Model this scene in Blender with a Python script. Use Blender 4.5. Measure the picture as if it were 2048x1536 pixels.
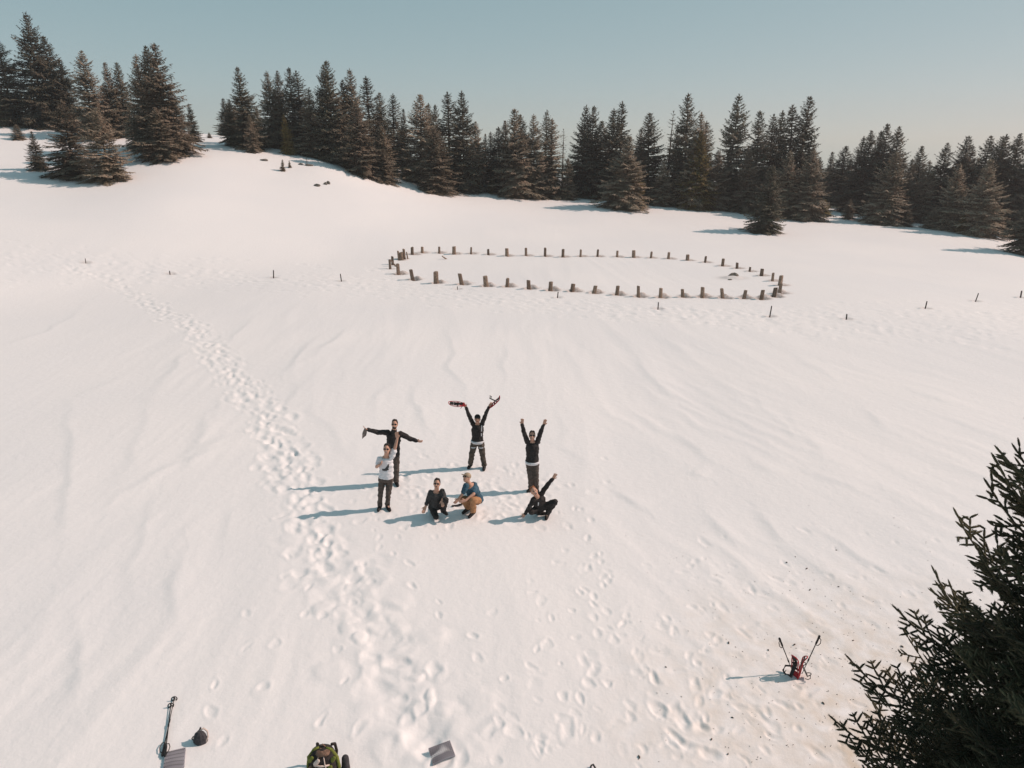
import bpy, bmesh, math, random
import numpy as np
from mathutils import Vector, Matrix
from mathutils.bvhtree import BVHTree

for o in list(bpy.data.objects): bpy.data.objects.remove(o)
scene = bpy.context.scene
COL = scene.collection

# ------------------------------------------------------------------ camera
CAM_H, PITCH, FPX = 8.8, math.radians(19.0), 1420.0
cam_d = bpy.data.cameras.new('camera'); cam = bpy.data.objects.new('camera', cam_d); COL.objects.link(cam)
cam_d.sensor_width = 36.0; cam_d.lens = FPX*36.0/2048.0
cam_d.clip_start = 0.1; cam_d.clip_end = 6000
cam.location = (0, 0, CAM_H); cam.rotation_euler = (math.pi/2-PITCH, 0, 0)
scene.camera = cam
scene.render.resolution_x, scene.render.resolution_y = 1024, 768

# ------------------------------------------------------------------ sky, sun, exposure
SUN_EL, SUN_AZ = math.radians(39.0), math.radians(10.0)      # azimuth from +X towards +Y
world = bpy.data.worlds.new('World'); scene.world = world; world.use_nodes = True
nt = world.node_tree; nt.nodes.clear()
w_out = nt.nodes.new('ShaderNodeOutputWorld'); w_bg = nt.nodes.new('ShaderNodeBackground')
w_sky = nt.nodes.new('ShaderNodeTexSky'); w_sky.sky_type = 'NISHITA'; w_sky.sun_disc = False
w_sky.sun_elevation = SUN_EL; w_sky.sun_rotation = math.pi/2-SUN_AZ
w_sky.altitude = 1300; w_sky.air_density = 0.5; w_sky.dust_density = 1.0; w_sky.ozone_density = 1.0
# one tone curve for the whole sky (the photograph is graded flat and teal)
w_sep = nt.nodes.new('ShaderNodeSeparateColor'); w_com = nt.nodes.new('ShaderNodeCombineColor')
nt.links.new(w_sky.outputs[0], w_sep.inputs[0])
for i, (gain, gam) in enumerate(((0.770, 0.50), (0.676, 0.34), (0.608, 0.33))):
    m1 = nt.nodes.new('ShaderNodeMath'); m1.operation = 'MULTIPLY'; m1.inputs[1].default_value = 0.1
    m2 = nt.nodes.new('ShaderNodeMath'); m2.operation = 'POWER'; m2.inputs[1].default_value = gam
    m3 = nt.nodes.new('ShaderNodeMath'); m3.operation = 'MULTIPLY'; m3.inputs[1].default_value = gain*10
    nt.links.new(w_sep.outputs[i], m1.inputs[0]); nt.links.new(m1.outputs[0], m2.inputs[0]); nt.links.new(m2.outputs[0], m3.inputs[0]); nt.links.new(m3.outputs[0], w_com.inputs[i])
nt.links.new(w_com.outputs[0], w_bg.inputs[0]); nt.links.new(w_bg.outputs[0], w_out.inputs[0])
w_bg.inputs[1].default_value = 0.103
sun_d = bpy.data.lights.new('sun', 'SUN'); sun_o = bpy.data.objects.new('sun', sun_d); COL.objects.link(sun_o)
sun_d.energy = 3.6; sun_d.angle = math.radians(0.6); sun_d.color = (1.0, 0.765, 0.66)
S = Vector((math.cos(SUN_EL)*math.cos(SUN_AZ), math.cos(SUN_EL)*math.sin(SUN_AZ), math.sin(SUN_EL)))
sun_o.rotation_euler = S.to_track_quat('Z', 'Y').to_euler()
vs = scene.view_settings
vs.view_transform = 'Standard'; vs.look = 'None'; vs.gamma = 1.0; vs.exposure = 0.0; vs.use_curve_mapping = False

# ------------------------------------------------------------------ helpers
rng = random.Random(7)
def tag(o, label=None, cat=None, group=None, kind=None):
    if label: o['label'] = label
    if cat: o['category'] = cat
    if group: o['group'] = group
    if kind: o['kind'] = kind
    return o
def empty(name, loc, rz=0.0, scale=None):
    o = bpy.data.objects.new(name, None); COL.objects.link(o)
    o.location = loc; o.rotation_euler = (0, 0, rz); o.empty_display_size = 0.1
    if scale is not None: o.scale = scale
    return o
def link(name, me, parent=None, loc=None):
    o = bpy.data.objects.new(name, me); COL.objects.link(o)
    if parent is not None: o.parent = parent
    if loc is not None: o.location = loc
    return o
def bm_mesh(name, bm, mat=None, smooth=True):
    me = bpy.data.meshes.new(name); bmesh.ops.recalc_face_normals(bm, faces=bm.faces[:]); bm.to_mesh(me); bm.free()
    if smooth: me.polygons.foreach_set('use_smooth', [True]*len(me.polygons))
    if mat: me.materials.append(mat)
    return me

def ray(u, v):
    x = (u-1024)/FPX; y = (768-v)/FPX; c, s = math.cos(PITCH), math.sin(PITCH)
    return np.array([x, c+y*s, -s+y*c])
def on_plane(u, v, Y):
    d = ray(u, v); t = Y/d[1]; return Vector((d[0]*t, Y, CAM_H+d[2]*t))

# ------------------------------------------------------------------ materials
def mat_new(name):
    m = bpy.data.materials.new(name); m.use_nodes = True
    return m, m.node_tree, m.node_tree.nodes['Principled BSDF']
def simple(name, col, rough=0.7, var=0.25, scale=30.0, bump=0.0, bscale=60.0, spec=0.3, metal=0.0, obj_var=0.0):
    m, t, p = mat_new(name); n = t.nodes
    tc = n.new('ShaderNodeTexCoord'); no = n.new('ShaderNodeTexNoise'); no.inputs['Scale'].default_value = scale
    no.inputs['Detail'].default_value = 4
    t.links.new(tc.outputs['Object'], no.inputs['Vector'])
    r = n.new('ShaderNodeValToRGB')
    r.color_ramp.elements[0].position = 0.3; r.color_ramp.elements[1].position = 0.72
    r.color_ramp.elements[0].color = tuple(c*(1-var) for c in col)+(1,)
    r.color_ramp.elements[1].color = tuple(min(1, c*(1+var)) for c in col)+(1,)
    t.links.new(no.outputs[0], r.inputs[0]); src = r.outputs[0]
    if obj_var:
        oi = n.new('ShaderNodeObjectInfo'); mr = n.new('ShaderNodeMapRange')
        mr.inputs[3].default_value = 1-obj_var; mr.inputs[4].default_value = 1+obj_var
        hv = n.new('ShaderNodeHueSaturation'); t.links.new(oi.outputs['Random'], mr.inputs[0])
        t.links.new(mr.outputs[0], hv.inputs['Value']); t.links.new(src, hv.inputs['Color']); src = hv.outputs[0]
    t.links.new(src, p.inputs['Base Color'])
    p.inputs['Roughness'].default_value = rough; p.inputs['Specular IOR Level'].default_value = spec
    p.inputs['Metallic'].default_value = metal
    if bump:
        n2 = n.new('ShaderNodeTexNoise'); n2.inputs['Scale'].default_value = bscale; n2.inputs['Detail'].default_value = 3
        t.links.new(tc.outputs['Object'], n2.inputs['Vector'])
        b = n.new('ShaderNodeBump'); b.inputs['Strength'].default_value = bump; b.inputs['Distance'].default_value = 0.02
        t.links.new(n2.outputs[0], b.inputs['Height']); t.links.new(b.outputs[0], p.inputs['Normal'])
    return m

def snow_material():
    m, t, p = mat_new('snow'); n = t.nodes
    geo = n.new('ShaderNodeNewGeometry')
    at = n.new('ShaderNodeAttribute'); at.attribute_name = 'soil_shade'
    at2 = n.new('ShaderNodeAttribute'); at2.attribute_name = 'litter'
    big = n.new('ShaderNodeTexNoise'); big.inputs['Scale'].default_value = 0.12; big.inputs['Detail'].default_value = 5
    t.links.new(geo.outputs['Position'], big.inputs['Vector'])
    cr = n.new('ShaderNodeValToRGB'); cr.color_ramp.elements[0].position = 0.35; cr.color_ramp.elements[1].position = 0.68
    cr.color_ramp.elements[0].color = (0.83, 0.815, 0.82, 1); cr.color_ramp.elements[1].color = (0.87, 0.845, 0.84, 1)
    t.links.new(big.outputs[0], cr.inputs[0])
    # needle litter tint: warm beige, broken up by noise
    ln = n.new('ShaderNodeTexNoise'); ln.inputs['Scale'].default_value = 3.0; ln.inputs['Detail'].default_value = 8
    t.links.new(geo.outputs['Position'], ln.inputs['Vector'])
    lm = n.new('ShaderNodeMath'); lm.operation = 'MULTIPLY'
    lr = n.new('ShaderNodeMapRange'); lr.inputs[1].default_value = 0.32; lr.inputs[2].default_value = 0.7
    t.links.new(ln.outputs[0], lr.inputs[0]); t.links.new(lr.outputs[0], lm.inputs[0]); t.links.new(at2.outputs['Fac'], lm.inputs[1])
    mx1 = n.new('ShaderNodeMix'); mx1.data_type = 'RGBA'; mx1.inputs[7].default_value = (0.66, 0.57, 0.48, 1)
    t.links.new(lm.outputs[0], mx1.inputs[0]); t.links.new(cr.outputs[0], mx1.inputs[6])
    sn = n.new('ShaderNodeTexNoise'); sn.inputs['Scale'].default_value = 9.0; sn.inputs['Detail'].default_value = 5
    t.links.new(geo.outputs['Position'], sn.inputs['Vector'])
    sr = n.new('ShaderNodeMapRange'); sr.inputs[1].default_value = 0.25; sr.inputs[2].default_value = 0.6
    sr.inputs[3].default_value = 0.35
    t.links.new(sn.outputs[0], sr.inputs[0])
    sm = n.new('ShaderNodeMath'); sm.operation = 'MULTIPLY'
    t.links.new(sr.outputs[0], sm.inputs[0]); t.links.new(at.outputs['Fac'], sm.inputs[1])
    mx2 = n.new('ShaderNodeMix'); mx2.data_type = 'RGBA'; mx2.inputs[7].default_value = (0.30, 0.20, 0.15, 1)  # brown for dirt and for shade painted on the pit walls
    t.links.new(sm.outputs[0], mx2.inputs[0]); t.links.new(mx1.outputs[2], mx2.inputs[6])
    t.links.new(mx2.outputs[2], p.inputs['Base Color'])
    p.inputs['Roughness'].default_value = 0.62; p.inputs['Specular IOR Level'].default_value = 0.25
    b1 = n.new('ShaderNodeTexNoise'); b1.inputs['Scale'].default_value = 5.0; b1.inputs['Detail'].default_value = 7; b1.inputs['Roughness'].default_value = 0.62
    t.links.new(geo.outputs['Position'], b1.inputs['Vector'])
    bp = n.new('ShaderNodeBump'); bp.inputs['Strength'].default_value = 0.30; bp.inputs['Distance'].default_value = 0.05
    t.links.new(b1.outputs[0], bp.inputs['Height']); t.links.new(bp.outputs[0], p.inputs['Normal'])
    return m

def foliage_material(name, dark, mid, brown, bfac=0.5):
    m, t, p = mat_new(name); n = t.nodes
    tc = n.new('ShaderNodeTexCoord'); oi = n.new('ShaderNodeObjectInfo')
    add = n.new('ShaderNodeVectorMath'); add.operation = 'ADD'
    t.links.new(tc.outputs['Object'], add.inputs[0]); t.links.new(oi.outputs['Location'], add.inputs[1])
    n1 = n.new('ShaderNodeTexNoise'); n1.inputs['Scale'].default_value = 1.6; n1.inputs['Detail'].default_value = 6; n1.inputs['Roughness'].default_value = 0.7
    n2 = n.new('ShaderNodeTexNoise'); n2.inputs['Scale'].default_value = 0.45; n2.inputs['Detail'].default_value = 4
    t.links.new(add.outputs[0], n1.inputs['Vector']); t.links.new(add.outputs[0], n2.inputs['Vector'])
    r = n.new('ShaderNodeValToRGB'); r.color_ramp.elements[0].position = 0.36; r.color_ramp.elements[1].position = 0.66
    r.color_ramp.elements[0].color = dark+(1,); r.color_ramp.elements[1].color = mid+(1,)
    t.links.new(n1.outputs[0], r.inputs[0])
    mr = n.new('ShaderNodeMapRange'); mr.inputs[1].default_value = 0.42; mr.inputs[2].default_value = 0.62; mr.inputs[4].default_value = bfac
    t.links.new(n2.outputs[0], mr.inputs[0])
    mx = n.new('ShaderNodeMix'); mx.data_type = 'RGBA'; mx.inputs[7].default_value = brown+(1,)
    t.links.new(mr.outputs[0], mx.inputs[0]); t.links.new(r.outputs[0], mx.inputs[6])
    hv = n.new('ShaderNodeHueSaturation'); mv = n.new('ShaderNodeMapRange')
    mv.inputs[3].default_value = 0.72; mv.inputs[4].default_value = 1.35
    t.links.new(oi.outputs['Random'], mv.inputs[0]); t.links.new(mv.outputs[0], hv.inputs['Value'])
    t.links.new(mx.outputs[2], hv.inputs['Color']); t.links.new(hv.outputs[0], p.inputs['Base Color'])
    p.inputs['Roughness'].default_value = 0.75; p.inputs['Specular IOR Level'].default_value = 0.15
    return m

M = {}
M['snow'] = snow_material()
M['needle'] = foliage_material('spruce_needles', (0.056, 0.056, 0.042), (0.165, 0.150, 0.105), (0.20, 0.158, 0.122), 0.65)
M['needle_brown'] = foliage_material('spruce_needles_brown', (0.125, 0.105, 0.078), (0.34, 0.285, 0.21), (0.40, 0.31, 0.24), 0.7)
M['needle_olive'] = foliage_material('spruce_needles_olive', (0.10, 0.085, 0.034), (0.28, 0.21, 0.075), (0.25, 0.17, 0.095), 0.5)
M['needle_near'] = foliage_material('spruce_needles_near', (0.026, 0.030, 0.020), (0.085, 0.085, 0.048), (0.12, 0.088, 0.052), 0.45)
M['bark'] = simple('bark', (0.10, 0.075, 0.06), 0.9, 0.4, 6, 0.6, 18)
M['post'] = simple('weathered_wood', (0.23, 0.165, 0.125), 0.9, 0.45, 14, 0.6, 40, obj_var=0.35)
M['stake'] = simple('stake_wood', (0.09, 0.075, 0.07), 0.9, 0.35, 14, 0.4, 40)
M['rock'] = simple('rock', (0.16, 0.14, 0.12), 0.9, 0.4, 8, 0.8, 20)

# ------------------------------------------------------------------ terrain height
def perlin(x, y, seed=0):
    x = np.asarray(x, float); y = np.asarray(y, float)
    xi = np.floor(x).astype(np.int64); yi = np.floor(y).astype(np.int64); xf = x-xi; yf = y-yi
    def g(ix, iy, dx, dy):
        h = (ix*374761393 + iy*668265263 + seed*1442695041) & 0xFFFFFFFF
        h = ((h ^ (h >> 13))*1274126177) & 0xFFFFFFFF; h = h ^ (h >> 16)
        a = h.astype(float)*(2*math.pi/4294967296.0)
        return np.cos(a)*dx+np.sin(a)*dy
    f = lambda t: t*t*t*(t*(t*6-15)+10)
    u, v = f(xf), f(yf)
    a = g(xi, yi, xf, yf)*(1-u)+g(xi+1, yi, xf-1, yf)*u
    b = g(xi, yi+1, xf, yf-1)*(1-u)+g(xi+1, yi+1, xf-1, yf-1)*u
    return (a*(1-v)+b*v)*1.5

ctrl = []; DS = 1.1
for u, v, Y in [(180,358,62),(60,240,88),(-60,236,90),(-60,350,62),(330,316,68),(400,268,90),(490,298,75),(650,330,72),(750,362,74),(880,384,78),
                (1050,393,82),(1250,417,76),(1530,464,66),(1640,432,80),(1800,452,75),(2000,477,70),(2040,508,60),(2150,512,66),(560,345,69),(100,330,68),(20,335,64),(300,400,56),(250,275,82),(600,300,84)]:
    p = on_plane(u, v, Y*DS); ctrl.append((p.x, p.y, p.z))
for X in (-28, -14, 0, 12, 24):
    for Y in (-20, 0, 8, 18, 30, 42): ctrl.append((X, Y, 0.0))
ctrl += [(0,54,0.0),(14,54,-.1),(-14,54,.25),(-80,40,6),(-45,10,1.5),(60,15,-1.5),(75,50,-5),(-60,-40,0),(60,-40,0),(0,122,2.6),(-40,128,7.0),(-95,112,15),(40,122,.6),(80,110,-2.5),
         (0,180,-3),(-80,190,4),(80,190,-5),(-160,170,12),(160,170,-8),(-120,0,6),(120,0,-5)]
CT = np.array(ctrl)
def _tps(d2): return 0.5*d2*np.log(d2+1e-9)
def _fit():
    n = len(CT); P = CT[:, :2]/40.0; d2 = ((P[:, None]-P[None])**2).sum(-1)
    A = np.zeros((n+3, n+3)); A[:n, :n] = _tps(d2)+np.eye(n)*0.012
    A[:n, n] = 1; A[:n, n+1:] = P; A[n, :n] = 1; A[n+1:, :n] = P.T
    return np.linalg.solve(A, np.concatenate([CT[:, 2], np.zeros(3)]))
WT = _fit()
def ground(x, y):
    x = np.asarray(x, float); y = np.asarray(y, float); shp = x.shape; xr = x.ravel()/40.0; yr = y.ravel()/40.0
    # clamp far away so the spline stays tame
    rr = np.hypot(xr, yr); k = np.minimum(1.0, 4.6/np.maximum(rr, 1e-6)); xc, yc = xr*k, yr*k
    z = WT[-3]+WT[-2]*xc+WT[-1]*yc
    for i in range(len(CT)):
        z = z+WT[i]*_tps((xc-CT[i, 0]/40.0)**2+(yc-CT[i, 1]/40.0)**2)
    X, Y = xr*40, yr*40
    far = np.clip((np.hypot(X, Y)-140)/260, 0, 1)
    z = z*(1-far)-16.0*far
    # rolling undulation and wind drifts (ridges run roughly towards the camera, fanning out)
    z = z+0.10*perlin(X/11, Y/13, 3)*np.clip((np.hypot(X, Y)-4)/12, 0, 1)
    sx = X+0.33*np.maximum(Y-14, 0)*np.clip(X/14, 0, 1)+0.9*perlin(X/7, Y/9, 5)
    rid = 1-np.abs(perlin(sx/2.6, Y/11+sx*0.05, 11))*2.0
    rid2 = perlin(sx/0.95, Y/6, 21)
    msk = np.clip(0.55+0.9*perlin(X/14, Y/14, 31), 0.12, 1)
    z = z+(0.022*rid+0.010*rid2)*msk*np.clip(1.25-np.hypot(X, Y)/75, 0.25, 1)
    # melt ripples: short, sharp-edged streaks, strongest on the right-hand slope
    rx = X*.90+Y*.43; ry = -X*.43+Y*.90
    rip = perlin(rx/.42+.5*perlin(X/1.3, Y/1.3, 61), ry/2.6, 62); rip = np.where(rip > 0, rip, rip*.45)
    lft = perlin(X/.34+.6*perlin(X/1.7, Y/1.7, 63), Y/3.4, 64)
    wr = np.clip((X+1)/6, 0, 1)*np.clip((Y-6)/4, 0, 1)*np.clip((34-Y)/10, 0, 1)
    z = z+.020*rip*wr*np.clip(.6+1.1*perlin(X/5, Y/5, 65), .1, 1.2)+.010*lft*(1-wr)*np.clip((45-np.hypot(X, Y))/20, 0, 1)*np.clip(.4+perlin(X/4, Y/4, 66), 0, 1)
    return z.reshape(shp)
def gz(x, y): return float(ground(np.array([x]), np.array([y]))[0])
_GX = np.arange(-90, 90.01, 0.5); _GY = np.arange(-2, 140.01, 0.5)
_GG = ground(*np.meshgrid(_GX, _GY, indexing='ij'))
def gq(x, y):                                                     # quick look-up of the same surface
    fx = np.clip((np.asarray(x)+90)/0.5, 0, len(_GX)-1.001); fy = np.clip((np.asarray(y)+2)/0.5, 0, len(_GY)-1.001)
    i, j = fx.astype(int), fy.astype(int); a, b = fx-i, fy-j
    return (_GG[i, j]*(1-a)+_GG[i+1, j]*a)*(1-b)+(_GG[i, j+1]*(1-a)+_GG[i+1, j+1]*a)*b
_TS = 3.0*(260/3.0)**(np.arange(240)/239.0)
def at(u, v):
    d = ray(u, v); d = d/math.sqrt((d*d).sum())
    zz = CAM_H+d[2]*_TS-gq(d[0]*_TS, d[1]*_TS)
    k = int(np.argmax(zz < 0)) if (zz < 0).any() else len(_TS)-1
    ts = np.linspace(_TS[max(k-1, 0)], _TS[k], 60); zz = CAM_H+d[2]*ts-gq(d[0]*ts, d[1]*ts)
    b = ts[int(np.argmax(zz < 0))] if (zz < 0).any() else ts[-1]
    return Vector((d[0]*b, d[1]*b, CAM_H+d[2]*b))

# ------------------------------------------------------------------ data read off the photograph (full-size pixels)
POSTS_FAR = [(824.6,508.6,493,1.2),(844.5,505.5,492,1.1),(878.5,506,492,.9),(907.7,508,491,1.5),(942,507.5,493,.8),(977,509.4,497,.9),(1014,512,495,1.3),(1052,511.6,494,.9),(1090,512.7,494,1.1),(1125.5,514,496.6,1.1),(1161,513,497.6,.9),(1195,513,497.5,.9),(1234,514,500,.9),(1267.4,515,499,1.4),(1302,516,502,.9),(1337,517.7,503,1.0),(1375,521,508,1.4),(1410,525,511,.9),(1444.7,532,515.6,1.1),(1474,537,524,.9),(1499.5,543,533,.8),(1523,551.6,536,1.1),(1544.6,562,544,.9),(1559.6,571,549,1.3)]
POSTS_NEAR = [(796.5,548.5,526,1.2),(826,559.6,536.5,1.2),(872,566.4,540.5,1.4),(923.7,569,544.6,1.1),(972,572.5,551,1.5),(1014,573.6,554.7,1.0),(1058,577.7,557.7,1.0),(1101,581,561.7,1.15),(1144.5,583,565.8,1.1),(1188,586,569.6,1.0),(1234,590,569.6,1.1),(1276.7,593.5,569.6,.8),(1321,595,573.6,.95),(1366,594.6,576.4,1.0),(1405,594.6,572,1.0),(1445,596,575,1.0),(1487.6,596.8,578.8,.95),(1523,598,577,1.0),(1548,594,573.6,1.1),(1558.5,587,564,1.0)]
POSTS_LEFT = [(780.5,537.7,517,1.0),(785.5,529.5,511,1.1),(798,519.5,500,.9),(803.5,519.5,503,1.7),(809,517.5,496,1.1)]
STAKES = [(171.5,525,516,.6),(340,548,541,.8),(547,555,539,.9),(683,562,546,.8),(915,578,572,.6),(1115,595,582,.8),(1316,617,603,.9),(1539.5,633,610,.8),(1693,638,627,.9),(1850.5,617,601,.9),(1951,602,584,.8),(2041,595,580,1.1)]
TRAIL = [(120,528),(230,560),(300,610),(380,650),(430,705),(470,760),(530,830),(565,900),(590,960),(625,1030),(660,1110),(710,1190),(760,1280),(800,1350),(850,1430),(890,1520)]

# ------------------------------------------------------------------ the snow sheet
def build_snow():
    fine = np.radians(np.arange(-46, 46.0001, 0.124))
    c1 = np.radians(np.linspace(46.8, 179.99, 56)); c0 = -c1[::-1]
    th = np.concatenate([c0, fine, c1])                          # measured from +Y, clockwise to +X
    r = [0.05]
    while r[-1] < 480:
        q = r[-1]
        if q < 4: d = 0.35
        elif q < 30: d = max(0.016, (q*q+84)/9.2*math.radians(0.092)*1.0)
        elif q < 63: d = 0.17
        elif q < 100: d = 0.5
        else: d = (q-100)*0.08+0.8
        r.append(q+d)
    r = np.array(r)
    R, T = np.meshgrid(r, th, indexing='ij'); X, Y = R*np.sin(T), R*np.cos(T)
    Z = ground(X, Y); soil_shade = np.zeros_like(Z); litter = np.zeros_like(Z)
    rg = random.Random(3)
    XW = X+.05*perlin(X/.22, Y/.22, 51)+.10*perlin(X/.7, Y/.7, 53); YW = Y+.05*perlin(X/.22, Y/.22, 52)+.10*perlin(X/.7, Y/.7, 54)
    def window(x, y, rad):
        rr = math.hypot(x, y); tt = math.atan2(x, y); da = min(3.0, rad/max(rr, .3))
        i0, i1 = np.searchsorted(r, [rr-rad, rr+rad]); j0, j1 = np.searchsorted(th, [tt-da, tt+da])
        return slice(i0, i1+1), slice(j0, j1+1)
    def dent(x, y, rad, depth, rim=0.35, ell=1.0, ang=0.0, s=0.0):
        sl = window(x, y, rad*2.2*max(1, ell))
        dx, dy = XW[sl]-x, YW[sl]-y
        if dx.size == 0: return
        ca, sa = math.cos(ang), math.sin(ang); a, b = (dx*ca+dy*sa)/ell, -dx*sa+dy*ca
        q = (a*a+b*b)/(rad*rad)
        Z[sl] += -depth*np.exp(-q*q*1.2)+depth*rim*np.exp(-((np.sqrt(q)-1.45)**2)*7)
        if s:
            soil_shade[sl] = np.maximum(soil_shade[sl], s*np.exp(-(q/2.6)**2))
    def px(u, v):
        p = at(u, v); return p.x, p.y
    # wind-drift edges: gentle on the sunny side, steep on the shaded side
    DRIFTS = [[(1503,776),(1544,818),(1586,878),(1609,896)],[(1614,943),(1656,956),(1702,966),(1744,984)],[(1720,818),(1757,841),(1776,859)],[(1577,822),(1618,873),(1656,915),(1711,943)],[(1512,1021),(1544,1049),(1586,1091)],
      [(1415,1012),(1443,1054),(1494,1098)],[(1128,818),(1137,892),(1174,924)],[(1239,980),(1285,1017)],[(1392,943),(1429,954)],[(1517,924),(1558,947)],[(1785,984),(1841,1017),(1910,1044)],[(1841,785),(1906,808)],[(1600,720),(1680,760)],[(1560,1080),(1660,1150),(1740,1190)],[(1640,1060),(1740,1120),(1850,1170)],
      [(151,800),(141,846),(151,911),(146,972),(131,1022),(146,1083)],[(308,795),(283,861),(273,916),(242,957)],[(424,826),(404,871),(389,911)],[(505,871),(404,911),(303,952),(247,987),(232,1022)],[(313,1002),(283,1083),(263,1123),(268,1194)],[(95,1205),(85,1260),(60,1350)],[(175,1220),(160,1330),(150,1420)],
      [(0,695),(52,677),(96,662),(137,643),(178,602)],[(174,788),(223,766),(252,751)],[(293,795),(345,751),(364,721),(393,699)],[(453,688),(482,662),(519,632)],[(579,762),(609,725),(649,699),(686,666)],[(569,749),(599,711),(640,676)],[(612,719),(703,659)],[(582,815),(604,788),(612,763)],[(626,777),(634,831),(681,886),(727,930)],[(839,774),(842,831),(867,859)],[(785,766),(760,793),(752,831)],[(421,829),(448,796)],[(380,913),(489,864)],
      [(900,660),(905,730),(930,790)],[(1010,690),(1015,760)],[(1260,700),(1300,760),(1360,800)],[(1330,860),(1390,890),(1450,930)],[(350,1110),(345,1180),(360,1250)],[(460,1010),(455,1090)]]
    for li, line in enumerate(DRIFTS):
        q = [px(*p) for p in line]; xs = [p[0] for p in q]; ys = [p[1] for p in q]; rr = [math.hypot(*p) for p in q]; tt = [math.atan2(*p) for p in q]
        i0, i1 = np.searchsorted(r, [min(rr)-1.6, max(rr)+1.6]); j0, j1 = np.searchsorted(th, [min(tt)-1.6/min(rr), max(tt)+1.6/min(rr)]); sl = (slice(i0, i1), slice(j0, j1))
        gx, gy = X[sl]+.30*perlin(X[sl]/2.2, Y[sl]/2.2, 80+li)+.05*perlin(X[sl]/.5, Y[sl]/.5, 180+li), Y[sl]; best = np.full(gx.shape, 1e9); sd = np.zeros_like(best); fa = np.zeros_like(best); n = len(q)-1
        for k in range(n):
            (xa, ya), (xb, yb) = q[k], q[k+1]
            if xb < xa and abs(yb-ya) < 1e-6: pass
            L2 = (xb-xa)**2+(yb-ya)**2; f = np.clip(((gx-xa)*(xb-xa)+(gy-ya)*(yb-ya))/L2, 0, 1); dx, dy = gx-xa-f*(xb-xa), gy-ya-f*(yb-ya)
            d = np.hypot(dx, dy); m_ = d < best; best = np.where(m_, d, best); sd = np.where(m_, np.sign(dx*(1 if True else 0)+dy*.18), sd); fa = np.where(m_, (k+f)/n, fa)
        A = (.016+.018*((li*37) % 10)/10)*np.sin(np.pi*np.clip(fa, .06, .94))**.6
        Z[sl] += A*np.where(sd > 0, np.exp(-best/.6), np.exp(-(best/.20)**2))
    # broken trail: overlapping boot holes with pushed-up rims
    pts = [px(*p) for p in TRAIL]; step = 0
    for (xa, ya), (xb, yb) in zip(pts[:-1], pts[1:]):
        L = math.hypot(xb-xa, yb-ya); n = max(1, int(L/0.12))
        tx, ty = (xb-xa)/L, (yb-ya)/L; nx, ny = -ty, tx
        for i in range(n):
            f = (i+rg.random())/n; cx, cy = xa+(xb-xa)*f, ya+(yb-ya)*f
            near = cy < 13.5
            wd = 0.54 if not near else 0.66
            for k in range(2):
                o = rg.gauss(0, wd*0.62); 
                if near: dent(cx+nx*o, cy+ny*o, rg.uniform(.08, .30), rg.uniform(.006, .032)*rg.choice((1, 1, -.8)), .3, rg.uniform(1, 1.6), rg.uniform(0, 3))
                else: dent(cx+nx*o, cy+ny*o, rg.uniform(.07, .19), rg.uniform(.008, .034)*rg.choice((1, 1, 1, -.6)), .4, rg.uniform(1, 1.7), math.atan2(ty, tx)+rg.uniform(-.6, .6))
    # trampled band along the stake line
    band = [(0, 480, 575), (180, 492, 565), (340, 510, 575), (550, 525, 590), (700, 535, 600), (780, 535, 605), (1000, 578, 625), (1200, 592, 640), (1400, 602, 655), (1600, 605, 672), (1800, 605, 688), (2048, 592, 700)]
    for i in range(1500):
        u = rg.uniform(0, 2048)
        for (u0, a0, b0), (u1, a1, b1) in zip(band[:-1], band[1:]):
            if u0 <= u <= u1:
                f = (u-u0)/(u1-u0); v = a0+(a1-a0)*f+((b0+(b1-b0)*f)-(a0+(a1-a0)*f))*min(1, max(0, rg.gauss(.5, .24)))
        x, y = px(u, v)
        dent(x, y, rg.uniform(.10, .22), rg.uniform(.006, .022), .35, rg.uniform(1, 2.2), rg.uniform(-.5, .5))
    # single lines of boot prints
    def prints(path, stride=.62, gap=.12, rad=.064, depth=.015):
        q = [px(*p) for p in path]; side = 1; carry = 0
        for (xa, ya), (xb, yb) in zip(q[:-1], q[1:]):
            L = math.hypot(xb-xa, yb-ya); n = max(1, int(L/stride)); tx, ty = (xb-xa)/L, (yb-ya)/L
            for i in range(n):
                f = (i+.5+rg.uniform(-.2, .2))/n; side = -side
                dent(xa+(xb-xa)*f-ty*gap*side+rg.uniform(-.05, .05), ya+(yb-ya)*f+tx*gap*side, rad*rg.uniform(.8, 1.2), depth*rg.uniform(.6, 1.2), .4, rg.uniform(1.4, 1.9), math.atan2(ty, tx)+rg.uniform(-.25, .25))
    for path in [[(770,1040),(745,1110),(720,1180),(690,1280),(660,1400),(640,1480)], [(765,1030),(800,1120),(845,1185),(915,1250),(980,1330),(1010,1400),(1060,1500)],
                 [(600,1090),(545,1180),(500,1255),(455,1330),(420,1400),(395,1450)], [(640,1150),(590,1250),(540,1340),(480,1420),(440,1530)],
                 [(1120,1010),(1135,1080),(1165,1160),(1170,1260),(1175,1360),(1180,1450),(1190,1530)], [(1160,1000),(1185,1090),(1190,1190),(1215,1300),(1240,1400),(1260,1500)],
                 [(1195,1100),(1205,1180),(1180,1290),(1160,1400),(1130,1500)], [(1090,1180),(1100,1260),(1120,1350),(1090,1440),(1100,1530)],
                 [(1290,1300),(1330,1380),(1330,1450),(1380,1510)], [(1350,1330),(1440,1390),(1500,1450),(1560,1530)], [(1290,1200),(1360,1250),(1440,1290),(1540,1330)],
                 [(700,1480),(740,1420),(830,1390)], [(1000,1420),(1040,1480),(1070,1530)], [(1500,1350),(1420,1420),(1350,1490)],
                 [(2040,560),(1900,520),(1780,495),(1640,470)], [(2040,610),(1850,560),(1700,520)]]:
        prints(path)
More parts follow.
